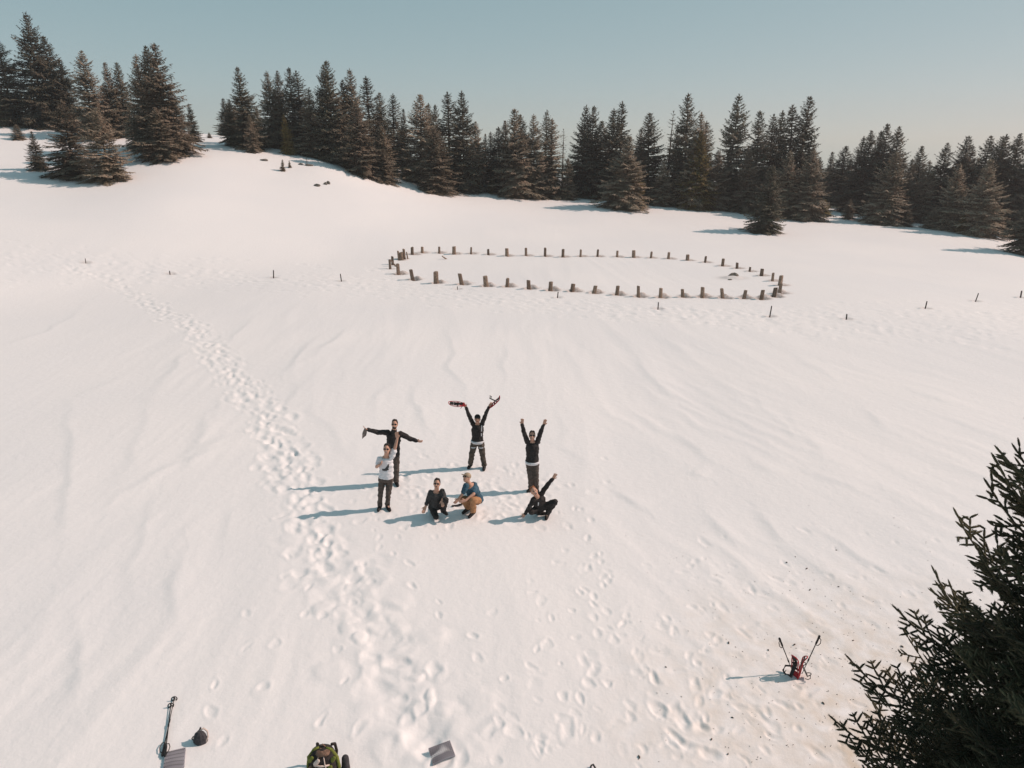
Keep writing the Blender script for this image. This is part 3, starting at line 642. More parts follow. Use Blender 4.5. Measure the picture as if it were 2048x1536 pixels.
M['lens'] = simple('sunglass_lens', (0.008, 0.008, 0.009), 0.15, 0.1, 5, spec=0.6)
M['cap_black'] = simple('cap_black', (0.014, 0.014, 0.015), 0.8, 0.3, 20)
M['cap_khaki'] = simple('cap_khaki', (0.36, 0.28, 0.20), 0.85, 0.2, 20)
M['mouth'] = simple('mouth_dark', (0.10, 0.02, 0.02), 0.5, 0.2, 20)
M['teeth'] = simple('teeth', (0.75, 0.72, 0.66), 0.4, 0.05, 20)
M['red'] = simple('red_plastic', (0.42, 0.028, 0.036), 0.45, 0.25, 8)
M['black_plastic'] = simple('black_plastic', (0.014, 0.013, 0.013), 0.5, 0.3, 20)
M['steel'] = simple('dull_steel', (0.35, 0.35, 0.36), 0.35, 0.15, 30, metal=0.8)

def rcone(bm, a, b, ra, rb, seg=12, flat=None):
    """closed round cone from a to b; flat = (axis, factor) squashes it along an axis"""
    a, b = Vector(a), Vector(b); ax = b-a; ln = ax.length
    ax = ax/ln if ln > 1e-6 else Vector((0, 0, 1)); s1 = ax.orthogonal().normalized(); s2 = ax.cross(s1)
    prof = [(-ra*math.cos(t), ra*math.sin(t)) for t in (.35, .75, 1.15, 1.5708)]+[(ln+rb*math.sin(t), rb*math.cos(t)) for t in (0, .45, .85, 1.25)]
    mid = a.lerp(b, .5)
    def P(z, r, k):
        an = k*2*math.pi/seg; p = a+ax*z+(s1*math.cos(an)+s2*math.sin(an))*r
        if flat: n, f = flat; p = p-n*((p-mid).dot(n)*(1-f))
        return p
    rings = [[bm.verts.new(P(z, r, k)) for k in range(seg)] for z, r in prof]
    e0 = bm.verts.new(P(-ra, 0, 0)); e1 = bm.verts.new(P(ln+rb, 0, 0))
    for r0, r1 in zip(rings[:-1], rings[1:]):
        for k in range(seg): bm.faces.new((r0[k], r0[(k+1) % seg], r1[(k+1) % seg], r1[k]))
    for k in range(seg): bm.faces.new((e0, rings[0][(k+1) % seg], rings[0][k])); bm.faces.new((e1, rings[-1][k], rings[-1][(k+1) % seg]))
def ellipsoid(bm, c, ax, ay, az, seg=16, rings=10):
    c = Vector(c); R = []
    for i in range(1, rings):
        t = math.pi*i/rings
        R.append([bm.verts.new(c+ax*(math.sin(t)*math.cos(k*6.28319/seg))+ay*(math.sin(t)*math.sin(k*6.28319/seg))+az*math.cos(t)) for k in range(seg)])
    a, b = bm.verts.new(c+az), bm.verts.new(c-az)
    for r0, r1 in zip(R[:-1], R[1:]):
        for k in range(seg): bm.faces.new((r0[k], r1[k], r1[(k+1) % seg], r0[(k+1) % seg]))
    for k in range(seg): bm.faces.new((a, R[0][k], R[0][(k+1) % seg])); bm.faces.new((b, R[-1][(k+1) % seg], R[-1][k]))
def loft(bm, secs, seg=18):
    """closed stack of ellipses: (centre, half-axis vector 1, half-axis vector 2)"""
    R = [[bm.verts.new(c+a*math.cos(k*6.28319/seg)+b*math.sin(k*6.28319/seg)) for k in range(seg)] for c, a, b in secs]
    for r0, r1 in zip(R[:-1], R[1:]):
        for k in range(seg): bm.faces.new((r0[k], r0[(k+1) % seg], r1[(k+1) % seg], r1[k]))
    bm.faces.new(R[0][::-1]); bm.faces.new(R[-1])
def voxel(bm, name, size, mat, smooth=3, origin=None, fold=0.0):
    me = bpy.data.meshes.new(name+'_raw'); bmesh.ops.recalc_face_normals(bm, faces=bm.faces[:]); bm.to_mesh(me); bm.free()
    o = bpy.data.objects.new('tmp', me); COL.objects.link(o)
    r = o.modifiers.new('r', 'REMESH'); r.mode = 'VOXEL'; r.voxel_size = size; r.use_smooth_shade = True
    s = o.modifiers.new('s', 'SMOOTH'); s.factor = .5; s.iterations = smooth
    dg = bpy.context.evaluated_depsgraph_get(); out = bpy.data.meshes.new_from_object(o.evaluated_get(dg)); out.name = name
    bpy.data.objects.remove(o); bpy.data.meshes.remove(me)
    if fold:                                                         # cloth folds
        n = len(out.vertices); co = np.empty(n*3); no = np.empty(n*3); out.vertices.foreach_get('co', co); out.vertices.foreach_get('normal', no)
        co = co.reshape(-1, 3); no = no.reshape(-1, 3); q = co+np.array((3.1, 7.7, 1.3))
        w = perlin(q[:, 0]*9+q[:, 1]*5, q[:, 2]*17+q[:, 1]*6, 71)+.6*perlin(q[:, 0]*22-q[:, 1]*13, q[:, 2]*14, 72)
        co = co+no*(w*fold)[:, None]; out.vertices.foreach_set('co', co.ravel()); out.update()
    if origin is not None: out.transform(Matrix.Translation(-origin))
    out.polygons.foreach_set('use_smooth', [True]*len(out.polygons)); out.materials.clear(); out.materials.append(mat)
    return out

def hand(bm, wrist, tip, normal, spread=.32, curl=.15, thumb_side=1):
    wrist, tip = Vector(wrist), Vector(tip); d = (tip-wrist).normalized(); n = (normal-d*normal.dot(d)).normalized(); s = d.cross(n)*thumb_side
    k0 = wrist+d*.085
    for i, (off, ln) in enumerate(((.031, .070), (.011, .080), (-.010, .075), (-.030, .058))):
        kn = k0+s*off; rcone(bm, wrist+s*off*.55+d*.01, kn, .017, .012, 8)
        fd = (d+s*(off*spread*9)-n*curl*.3).normalized(); m = kn+fd*ln*.55; fd2 = (fd-n*curl).normalized()
        rcone(bm, kn, m, .0105, .0098, 8); rcone(bm, m, m+fd2*ln*.5, .0098, .0085, 8)
    t0 = wrist+s*.024+d*.022; t1 = t0+(s*.75+d*.62).normalized()*.042; t2 = t1+(s*.35+d*.9).normalized()*.034
    rcone(bm, t0, t1, .015, .0115, 8); rcone(bm, t1, t2, .0115, .009, 8)

def person(label, base_px, J, look, top, legs, shoes='shoe', face=(0, -1, .30), hands=None, group='people posing in the snow'):
    b0 = at(*base_px); b0.z = gz(b0.x, b0.y); Y0 = b0.y
    def P(k):
        u, v, dy = J[k]; return on_plane(u, v, Y0+dy)
    p = {k: P(k) for k in J}
    for s in 'LR':                                                   # keep feet and knees on the snow
        for k, r in (('to', .035), ('an', .085), ('kn', .095)):
            q = p[k+s]; q.z = max(q.z, gz(q.x, q.y)+r-.01)
    root = empty('person', b0); tag(root, label, 'person', group)
    sh = (p['shL']+p['shR'])/2; hp = (p['hipL']+p['hipR'])/2; up = (sh-hp).normalized()
    sx = (p['shR']-p['shL']); sx = (sx-up*sx.dot(up)).normalized(); fr = up.cross(sx) if up.cross(sx).y < 0 else sx.cross(up); fr.normalize()
    hx = (p['hipR']-p['hipL']); hx = (hx-up*hx.dot(up)).normalized()
    sw = min(.225, max(.15, (p['shR']-p['shL']).length/2)); tl = (sh-hp).length
    neck0 = sh+up*.03; chin, ht = p['chin'], p['head']
    hu = (ht-chin).normalized(); F = Vector(face).normalized(); F = (F-hu*F.dot(hu)).normalized(); hs = F.cross(hu).normalized()
    if hs.x < 0: hs = -hs
    hc = chin.lerp(ht, .55); hh = .118
    def torso(bm, g, z0=-.05, z1=1.0):
        secs = []
        for f, rx, ry in ((-.16, .10, .085), (-.08, .155, .115), (.02, .168, .122), (.22, .15, .108), (.42, .145, .104), (.66, .165, .116), (.85, sw*.98, .108), (.98, sw*.86, .085), (1.06, .085, .07)):
            if f < z0 or f > z1: continue
            w = min(1, max(0, f)); ax = (hx*(1-w)+sx*w).normalized(); ay = up.cross(ax).normalized()
            secs.append((hp+up*(f*tl)-fr*(.015 if f > .9 else 0), ax*(rx+g), ay*(ry+g)))
        loft(bm, secs)
    # body
    bm = bmesh.new(); torso(bm, -.012, -.2, 1.1)
    rcone(bm, neck0-up*.02, hc-hu*.05-F*.015, .058, .055)
    ellipsoid(bm, hc, hs*.076, F*.094, hu*hh); ellipsoid(bm, hc-hu*.055+F*.022, hs*.058, F*.066, hu*.062)
    rcone(bm, hc+F*.088+hu*.012, hc+F*.108-hu*.022, .009, .0155, 8)
    for s in (-1, 1): ellipsoid(bm, hc+hs*(.078*s)-F*.005-hu*.008, hs*.011, F*.02, hu*.032, 8, 6)
    for s in 'LR':
        rcone(bm, p['sh'+s], p['el'+s], .052, .042); rcone(bm, p['el'+s], p['wr'+s], .042, .029)
        hd = (hands or {}).get(s, {}); hand(bm, p['wr'+s], p['ha'+s], Vector(hd.get('n', (0, -1, .1))), hd.get('spread', .3), hd.get('curl', .2), hd.get('thumb', 1))
        rcone(bm, p['hip'+s], p['kn'+s], .082, .056); rcone(bm, p['kn'+s], p['an'+s], .056, .034); rcone(bm, p['an'+s], p['an'+s].lerp(p['to'+s], .6), .03, .022)
    link('body', voxel(bm, 'body', .0088, M['skin'], 2, b0), root)
    # upper garment
    bm = bmesh.new(); torso(bm, top.get('loose', .014), top.get('hem', -.06), 1.02)
    for s in 'LR':
        a, e, w = p['sh'+s], p['el'+s], p['wr'+s]; fr_ = top.get('sleeve', 1.0); lo = top.get('loose', .014)
        if fr_ >= 1: rcone(bm, a, e, .056+lo, .044+lo); rcone(bm, e, e.lerp(w, min(1, fr_-0.02)), .044+lo, .033+lo*.8)
        elif fr_ > .5: rcone(bm, a, e, .056+lo, .044+lo); rcone(bm, e, e.lerp(w, (fr_-.5)*2), .044+lo, .04+lo)
        else: rcone(bm, a, a.lerp(e, fr_*2), .058+lo, .054+lo)
    if top.get('collar'): rcone(bm, neck0-up*.03, neck0+up*.055, .085, .074)
    gm = voxel(bm, 'garment', .0115, M[top['mat']], 3, b0, .012); g = link(top['name'], gm, root)
    if top.get('under'):
        bm = bmesh.new(); loft(bm, [(hp+up*(f*tl), hx*(rx+.024), up.cross(hx)*(ry+.024)) for f, rx, ry in ((top.get('hem', -.06)-.055, .158, .118), (top.get('hem', -.06)+.08, .165, .12))])
        m = bm_mesh('undershirt_hem', bm, M[top['under']]); m.transform(Matrix.Translation(-b0)); link('undershirt_hem', m, root)
    # trousers
    bm = bmesh.new(); lo = legs.get('loose', .016); torso(bm, .012, -.2, .1)
    for s in 'LR':
        h, k, a = p['hip'+s], p['kn'+s], p['an'+s]
        rcone(bm, h, k, .088+lo, .062+lo); rcone(bm, k, k.lerp(a, legs.get('len', .96)), .062+lo, .046+lo*1.2)
        if legs.get('len', .96) > .9:
            rcone(bm, k.lerp(a, .8), k.lerp(a, .97), .055+lo, .058+lo)
    link('trousers', voxel(bm, 'trousers', .0115, M[legs['mat']], 2, b0, .013), root)
    # shoes
    for s in 'LR':
        bm = bmesh.new(); a, t = p['an'+s], p['to'+s]; d = (t-a); dl = Vector((d.x, d.y, 0)); dl = dl.normalized() if dl.length > .02 else Vector((0, -1, 0))
        fl = gz(a.x, a.y); low = a.z-fl < .2
        heel = a-Vector((0, 0, min(.05, max(0, a.z-fl-.045)))) if low else a; toe = t if not low else Vector((t.x, t.y, gz(t.x, t.y)+.035))
        rcone(bm, a+(p['kn'+s]-a).normalized()*.07, heel, .058, .053); rcone(bm, heel-dl*.03, heel.lerp(toe, .55), .052, .051); rcone(bm, heel.lerp(toe, .5), toe, .051, .041)
        so = link('shoe', voxel(bm, 'shoe', .011, M[shoes], 2, b0), root)
    # hair or cap
    if look.get('hair'):
        bm = bmesh.new(); ellipsoid(bm, hc+hu*.036-F*.026, hs*.084, F*.094, hu*.098)
        for q in range(7):
            an = q*.9; ellipsoid(bm, hc+hu*(.105+.012*math.sin(q*2.1))+hs*(.04*math.sin(an))+F*(.028*math.cos(an)-.006), hs*.034, F*.036, hu*.026, 10, 6)
        if look.get('long'): ellipsoid(bm, hc-hu*.03-F*.055, hs*.085, F*.055, hu*.11)
        link('hair', voxel(bm, 'hair', .009, M[look['hair']], 1, b0), root)
    if look.get('beard'):
        bm = bmesh.new(); ellipsoid(bm, hc-hu*.078+F*.03, hs*.060, F*.062, hu*.042); link('beard', voxel(bm, 'beard', .009, M[look['beard']], 1, b0), root)
    if look.get('cap'):
        bm = bmesh.new(); ellipsoid(bm, hc+hu*.048-F*.008, hs*.087, F*.103, hu*.085); c = link('cap', voxel(bm, 'cap', .009, M[look['cap']], 1, b0), root)
        bm = bmesh.new(); rcone(bm, hc+hu*.052+F*.075, hc+hu*.036+F*.145, .074, .055, 14, (hu, .13)); m = bm_mesh('brim', bm, M[look['cap']]); m.transform(Matrix.Translation(-b0)); link('brim', m, c)
    if look.get('glasses'):
        bm = bmesh.new()
        for s in (-1, 1):
            ellipsoid(bm, hc+hs*(.033*s)+F*.090+hu*.012, hs*.030, F*.009, hu*.023, 12, 6); rcone(bm, hc+hs*(.062*s)+F*.08+hu*.014, hc+hs*(.083*s)-F*.01+hu*.012, .005, .005, 6)
        rcone(bm, hc+hs*.012+F*.098+hu*.016, hc-hs*.012+F*.098+hu*.016, .004, .004, 6)
        m = bm_mesh('sunglasses', bm, M['lens']); m.transform(Matrix.Translation(-b0)); link('sunglasses', m, root)
    else:
        for s in (-1, 1):
            bm = bmesh.new(); ellipsoid(bm, hc+hs*(.032*s)+F*.084+hu*.010, hs*.017, F*.009, hu*.010, 10, 6); m = bm_mesh('eye', bm, M['lens']); m.transform(Matrix.Translation(-b0)); link('eye', m, root)
    bm = bmesh.new(); ellipsoid(bm, hc-hu*.056+F*.083, hs*.026, F*.010, hu*(.024 if look.get('laugh') else .009), 12, 6); m = bm_mesh('mouth', bm, M['mouth']); m.transform(Matrix.Translation(-b0)); link('mouth', m, root)
    if look.get('laugh') or look.get('smile'):
        bm = bmesh.new(); ellipsoid(bm, hc-hu*.050+F*.090, hs*.019, F*.006, hu*.006, 10, 6); m = bm_mesh('teeth', bm, M['teeth']); m.transform(Matrix.Translation(-b0)); link('teeth', m, root)
    # patches lying on the garment: chest print, neck opening, pockets
    def decal(name, mesh, parent, center, right, upv, polys, mat, off=.004):
        bvh = BVHTree.FromPolygons([v.co.copy() for v in mesh.vertices], [tuple(f.vertices) for f in mesh.polygons])
        nrm = right.cross(upv).normalized(); nrm = nrm if nrm.y < 0 else -nrm; bm = bmesh.new()
        for (x0, y0, x1, y1, sk) in polys:
            n = max(2, int((x1-x0)/.012)); g = []
            for i in range(n+1):
                row = []
                for j in (0, .5, 1):
                    q = center-b0+right*(x0+(x1-x0)*i/n+sk*j)+upv*(y0+(y1-y0)*j)+nrm*.35
                    h = bvh.ray_cast(q, -nrm, .7); row.append(bm.verts.new(h[0]+nrm*off) if h[0] is not None else None)
                g.append(row)
            for i in range(n):
                for j in (0, 1):
                    c = (g[i][j], g[i+1][j], g[i+1][j+1], g[i][j+1])
                    if None not in c: bm.faces.new(c)
        link(name, bm_mesh(name, bm, M[mat]), parent)
    for dname, which, (cx, cy), polys, mat in look.get('decals', []):
        if which == 'top': decal(dname, gm, g, hp+up*(tl*cy)+sx*cx, sx, up, polys, mat)
    if look.get('pockets'):
        tm = [c for c in root.children if c.name.startswith('trousers')][0]
        for s, w in (('L', .06), ('R', .06)):
            c = p['hip'+s].lerp(p['kn'+s], .42); decal('pocket_flap', tm.data, tm, c, sx, Vector((0, 0, 1)), [(-w, -.014, w, .014, 0)], 'white_cloth')
    return root, p, b0

P = {}
P['arms_out'] = person('person in black jacket and sunglasses standing with both arms stretched sideways', (790,968), dict(
    head=(789.5,841.5,0),chin=(789,857.5,-.05),shL=(775,865,0),shR=(800.5,867.5,0),elL=(755,864.5,.02),wrL=(736,859.5,.0),haL=(727.5,855.5,-.02),elR=(818.5,876.5,.02),wrR=(833,881.5,0),haR=(840.5,883,-.02),
    hipL=(780.5,908,.0),hipR=(791.5,908,0),knL=(780,938,.03),knR=(793,938,-.02),anL=(780,962,.06),anR=(792.5,963,0),toL=(777,968,-.08),toR=(795.5,970.5,-.16)),
    dict(hair='hair_dark', glasses=True, beard='hair_dark', smile=True, decals=[('zip', 'top', (.01, .5), [(-.006, -.28, .006, .2, 0)], 'charcoal_cloth')]),
    dict(name='jacket', mat='black_cloth', loose=.024, hem=-.12, collar=True), dict(mat='grey_trousers'), hands=dict(L=dict(curl=1.0, spread=.1, n=(0, -.3, -1)), R=dict(curl=.6, spread=.15, n=(0, -1, -.3), thumb=-1)))
P['white_tee'] = person('person in white T-shirt with black chest print, waving one raised hand', (768,1018), dict(
    head=(773.5,890,-.05),chin=(773.5,908,-.10),shL=(760.5,917.5,0),shR=(784,912,0),elL=(753.5,933.5,-.03),wrL=(759,929.5,-.19),haL=(765,925,-.24),elR=(790.5,893.5,0),wrR=(794.6,876.5,0),haR=(792.5,863,0),
    hipL=(764.5,956,.0),hipR=(779.5,956,0),knL=(761.5,984,-.02),knR=(777,985,-.02),anL=(759.5,1010.5,.03),anR=(775,1010,.02),toL=(756.5,1020.5,-.13),toR=(779.5,1019,-.13)),
    dict(hair='hair_dark', glasses=True, smile=True, decals=[('chest_print', 'top', (.015, .60), [(-.10, -.06, .06, -.025, .02), (-.03, -.02, .05, .012, .03), (.0, .015, .065, .05, .02), (.035, .05, .075, .10, .01), (-.09, -.085, .02, -.066, .01)], 'charcoal_cloth')]),
    dict(name='tshirt', mat='white_tee', loose=.02, hem=-.04, sleeve=.28), dict(mat='grey_trousers', loose=.008), hands=dict(L=dict(curl=.9, spread=.1, n=(0, .5, -1)), R=dict(spread=.45, curl=.05)))
P['kneeling_tee'] = person('person in dark grey top and sunglasses kneeling, one hand lowered to the snow', (880,1034), dict(
    head=(874.5,959.5,-.02),chin=(873,977,-.08),shL=(861.5,985,.02),shR=(884.5,983,.0),elL=(855.5,1001,.0),wrL=(851,1013.5,-.10),haL=(846,1026,-.2),elR=(889,996,-.05),wrR=(884.5,1000,-.27),haR=(885.5,1011,-.36),
    hipL=(864,1013,.06),hipR=(878,1012,.06),knL=(872,1034,-.22),knR=(892,1000,-.30),anL=(866,1022,.22),anR=(886,1021.5,-.16),toL=(864,1012,.42),toR=(893.5,1028,-.30)),
    dict(hair='hair_dark', glasses=True),
    dict(name='top', mat='charcoal_cloth', loose=.016, hem=-.08, sleeve=.75), dict(mat='black_cloth', loose=.010), hands=dict(L=dict(spread=.35, curl=.1), R=dict(curl=.5, spread=.15)))
P['blue_tee'] = person('person in blue T-shirt, tan trousers and khaki cap squatting with hands together', (944,1026), dict(
    head=(935.5,948,-.02),chin=(931.5,965,-.14),shL=(932.5,972,-.16),shR=(949.5,971,.05),elL=(925.5,987,-.24),wrL=(917.5,997.5,-.28),haL=(912,1003.5,-.32),elR=(947,988.5,-.22),wrR=(930.5,1001.5,-.36),haR=(921,1003,-.40),
    hipL=(949,1000,.12),hipR=(957,1000,.12),knL=(925,998.5,-.10),knR=(946,1001,-.34),anL=(936,1014,.06),anR=(946.5,1021,-.14),toL=(926,1016,-.06),toR=(938.5,1028,-.26)),
    dict(cap='cap_khaki', glasses=True, decals=[('chest_emblem', 'top', (-.04, .68), [(-.012, -.012, .012, .014, 0)], 'white_cloth')]),
    dict(name='tshirt', mat='blue_tee', loose=.018, hem=-.08, sleeve=.36), dict(mat='tan_trousers', loose=.022), face=(-.55, -.75, -.25), hands=dict(L=dict(curl=.6, spread=.12), R=dict(curl=.5, spread=.15)))
P['arms_up_red'] = person('person in black top and black cap holding red snowshoes overhead in both hands', (953,936), dict(
    head=(955,831,0),chin=(955,846.5,-.06),shL=(946.2,848.5,0),shR=(964,848.5,0),elL=(937.5,829.5,-.02),wrL=(931.8,815,-.02),haL=(927.5,808.5,-.03),elR=(971.3,829,-.02),wrR=(977.5,814,-.02),haR=(982,808,-.03),
    hipL=(949,884,.0),hipR=(961,884,0),knL=(944.2,905.5,-.03),knR=(964.5,906,-.03),anL=(941,926.5,.03),anR=(968.5,930,.0),toL=(936.5,933.5,-.08),toR=(967.5,940,-.18)),
    dict(cap='cap_black', pockets=True, decals=[('strap', 'top', (.11, .7), [(-.012, -.16, .012, .16, .01)], 'white_cloth')]),
    dict(name='top', mat='black_cloth', loose=.012, hem=.02, under='white_cloth'), dict(mat='olive_trousers', loose=.02), hands=dict(L=dict(curl=1.2, spread=.1), R=dict(curl=1.2, spread=.1)))
P['arms_up_open'] = person('person in black sweater over a pale shirt hem, both open hands raised overhead', (1066,982), dict(
    head=(1064.5,864.5,0),chin=(1064,880,-.06),shL=(1055,884,0),shR=(1075,884,0),elL=(1048,864.5,-.02),wrL=(1044.6,849,-.02),haL=(1044.8,836,-.03),elR=(1081,864.5,-.02),wrR=(1087.3,850,-.02),haR=(1091.5,837.5,-.03),
    hipL=(1058.5,924,.0),hipR=(1070.5,924,0),knL=(1061,950,-.03),knR=(1071.5,950,-.03),anL=(1062,976,.02),anR=(1073,975,.04),toL=(1055.5,984.5,-.08),toR=(1076,983,-.10)),
    dict(hair='hair_dark', glasses=True, smile=True),
    dict(name='sweater', mat='black_cloth', loose=.016, hem=-.02, under='white_tee'), dict(mat='grey_trousers', loose=.018), hands=dict(L=dict(spread=.4, curl=.05, thumb=-1), R=dict(spread=.45, curl=.05)))
P['crouch_wave'] = person('auburn-haired laughing person in black crouching low, one arm flung up', (1080,1034), dict(
    head=(1063.5,974.5,-.10),chin=(1074,993,-.20),shL=(1067,999.5,-.12),shR=(1082.5,988,.0),elL=(1059,1014.5,-.15),wrL=(1050.5,1027.5,-.18),haL=(1043,1036,-.22),elR=(1094.5,970.5,.0),wrR=(1105.5,957.5,.0),haR=(1112,947.5,.0),
    hipL=(1077,1015,.08),hipR=(1088,1013,.08),knL=(1062,1023.5,-.16),knR=(1110,1003.5,-.14),anL=(1078,1027,.12),anR=(1094.5,1027.5,.0),toL=(1090,1029,.12),toR=(1092.5,1034.5,-.14)),
    dict(hair='hair_red', laugh=True, decals=[('chest_mark', 'top', (-.10, .72), [(-.014, -.05, .012, .05, .03)], 'white_cloth')]),
    dict(name='jacket', mat='black_cloth', loose=.014, hem=-.08), dict(mat='black_cloth', loose=.012), face=(.25, -1, .35), hands=dict(L=dict(curl=.5, spread=.15), R=dict(spread=.5, curl=.05)))
print('heights', {k: round((v[1]['head'].z-v[2].z), 2) for k, v in P.items()}, 'arms', {k: [round((v[1]['sh'+s]-v[1]['el'+s]).length+(v[1]['el'+s]-v[1]['wr'+s]).length, 2) for s in 'LR'] for k, v in P.items()}, 'legs', {k: [(round((v[1]['hip'+s]-v[1]['kn'+s]).length, 2), round((v[1]['kn'+s]-v[1]['an'+s]).length, 2)) for s in 'LR'] for k, v in P.items()})

# ------------------------------------------------------------------ gear
M['foam'] = simple('grey_foam', (0.27, 0.275, 0.31), 0.9, 0.2, 6)
M['foam_dark'] = simple('grey_foam_dark', (0.10, 0.10, 0.115), 0.9, 0.15, 20)
M['lime'] = simple('lime_fabric', (0.16, 0.18, 0.035), 0.8, 0.3, 25, 0.4, 40)
M['pack_dark'] = simple('pack_dark_fabric', (0.035, 0.028, 0.026), 0.85, 0.4, 25, 0.5, 40)
M['pack_brown'] = simple('pack_brown_fabric', (0.20, 0.12, 0.085), 0.85, 0.35, 25, 0.5, 40)
M['cord'] = simple('pale_cord', (0.60, 0.50, 0.45), 0.8, 0.1, 20)
M['pouch'] = simple('slate_fabric', (0.050, 0.047, 0.052), 0.8, 0.4, 18, 0.5, 30)
M['grey_cloth'] = simple('grey_brown_cloth', (0.20, 0.16, 0.145), 0.9, 0.3, 20, 0.5, 30)
def part(name, bm, mat, parent, smooth=True):
    return link(name, bm_mesh(name, bm, M[mat] if isinstance(mat, str) else mat, smooth), parent)
def rail_loop(pts, r, closed=True, seg=6):
    bm = bmesh.new(); q = list(pts)+([pts[0]] if closed else []); add_tube(bm, q, r, seg); return bm
def plate(outline, th, bm=None, z=0.0):
    bm = bm or bmesh.new(); a = [bm.verts.new((x, y, z+th/2)) for x, y in outline]; b = [bm.verts.new((x, y, z-th/2)) for x, y in outline]; n = len(a)
    bm.faces.new(a); bm.faces.new(b[::-1])
    for i in range(n): bm.faces.new((a[i], b[i], b[(i+1) % n], a[(i+1) % n]))
    return bm
def snowshoe(label, loc, rot, group, open_angle=0.35, scale=1.0):
    """red deck along +X (toe), black hinged binding with straps; deck faces +Z"""
    root = empty('snowshoe', loc); root.rotation_euler = rot.to_euler() if hasattr(rot, 'to_euler') else rot; root.scale = (scale,)*3
    tag(root, label, 'snowshoe', group)
    out = []
    for i in range(28):
        t = 2*math.pi*i/28; x = .29*math.cos(t); w = .095*(1-.22*max(0, -math.cos(t))**1.5); out.append((x, w*math.sin(t)*(abs(math.sin(t))**-.15 if abs(math.sin(t)) > .01 else 1)))
    up = lambda x: .07*max(0, (x-.17)/.12)**2
    part('frame', rail_loop([Vector((x, y, up(x))) for x, y in out], .012, True, 7), 'red', root)
    for x0, x1, w in ((.12, .25, .06), (-.25, -.09, .055), (-.06, .0, .08)):
        bm = plate([(x0, -w*.9), (x1, -w), (x1, w), (x0, w*.9)], .006)
        for v in bm.verts: v.co.z += up(v.co.x)
        part('deck', bm, 'red' if x0 < -.1 else 'black_plastic', root, False)
    for s in (-1, 1):
        bm = bmesh.new(); add_tube(bm, [(.14, .052*s, .0), (0, .055*s, .004), (-.16, .05*s, 0)], .009, 6); part('rail', bm, 'red', root)
    b = empty('binding', (.06, 0, .012)); b.parent = root; b.rotation_euler = (0, open_angle, 0)
    bm = plate([(-.27, -.035), (-.1, -.04), (.04, -.048), (.06, 0), (.04, .048), (-.1, .04), (-.27, .035)], .012); bind = part('foot_plate', bm, 'black_plastic', b, False)
    for x, h in ((.02, .075), (-.24, .085)):
        bm = bmesh.new(); add_tube(bm, [(x, .045*math.cos(a)*1.1, .005+h*math.sin(a)) for a in np.linspace(0, math.pi, 9)], .009, 6); part('strap', bm, 'black_plastic', b)
    bm = bmesh.new(); add_tube(bm, [(-.24, .04, .07), (-.27, .09, .06), (-.25, .14, .02), (-.2, .16, -.02)], .008, 5); part('strap_end', bm, 'black_plastic', b)
    bm = bmesh.new()
    for s in (-1, 1):
        for x in (.03, -.03): rcone(bm, (x, .035*s, 0), (x+.01, .035*s, -.035), .008, .002, 5)
    part('crampon', bm, 'steel', b)
    return root
def look_rot(xdir, zdir):
    x = Vector(xdir).normalized(); z = Vector(zdir); z = (z-x*z.dot(x)).normalized(); y = z.cross(x)
    return Matrix((x, y, z)).transposed().to_euler()
def flatten_binding(root):
    pass

# snowshoes held overhead
hL = P['arms_up_red'][1]['haL']; hR = P['arms_up_red'][1]['haR']; Yh = hL.y
a = on_plane(897, 805.5, Yh); d = a-on_plane(931, 809.5, Yh); c = on_plane(931, 809.5, Yh).lerp(a, .5)
snowshoe('red snowshoe with black binding held flat overhead in the left-hand side hand', c+Vector((0, -.02, .0)), look_rot(d, (.1, -.75, .65)), 'snowshoes held overhead', .25, .80)
c0 = on_plane(985, 809.5, Yh); c1 = on_plane(1001.5, 794, Yh); d = (c1-c0).normalized()
snowshoe('snowshoe with binding swung open like a V, raised on the right', c0+d*.10+Vector((0, -.02, 0)), look_rot(d, (-.75, -.25, .6)), 'snowshoes held overhead', 1.35, .80)
# cloth hanging from the hand of the arms-out person
h = P['arms_out'][1]['haL']; Yq = h.y; bm = bmesh.new()
q = [on_plane(u, v, Yq-.02) for u, v in ((730.5,857.5),(730,863),(728.6,869),(726.5,873),(724.8,877))]
for (i, r) in zip(range(4), (.03, .055, .06, .03)): rcone(bm, q[i], q[i+1], r, (.055, .06, .035, .014)[i], 10, (Vector((0, 1, 0)), .45))
c = q[0].copy(); tag(link('cloth_cap', voxel(bm, 'cloth_cap', .011, M['grey_cloth'], 2, c), None, c), 'crumpled grey-brown cloth cap hanging from the hand of the arms-out person', 'cap')
# dark item by the squatting person, pale item in the lowered hand of the crouching person
p0 = at(913.5, 1012.5); bm = bmesh.new(); rcone(bm, (-.10, -.02, .02), (.10, .03, .03), .035, .03, 10, (Vector((0, 0, 1)), .5)); rcone(bm, (.06, .02, .03), (.17, .05, .05), .028, .018, 10)
tag(link('glove', voxel(bm, 'glove', .01, M['black_cloth'], 2), None, p0), 'small dark glove-like item on the snow left of the squatting person in blue', 'glove')
hh_ = P['crouch_wave'][1]['haL']; bm = bmesh.new(); rcone(bm, (-.05, 0, 0), (.05, .02, .015), .035, .03, 10, (Vector((0, 0, 1)), .6))
tag(link('mitten', voxel(bm, 'mitten', .009, M['white_cloth'], 2), None, hh_+Vector((-.03, -.03, .0))), 'pale mitten under the lowered hand of the laughing crouching person', 'mitten')

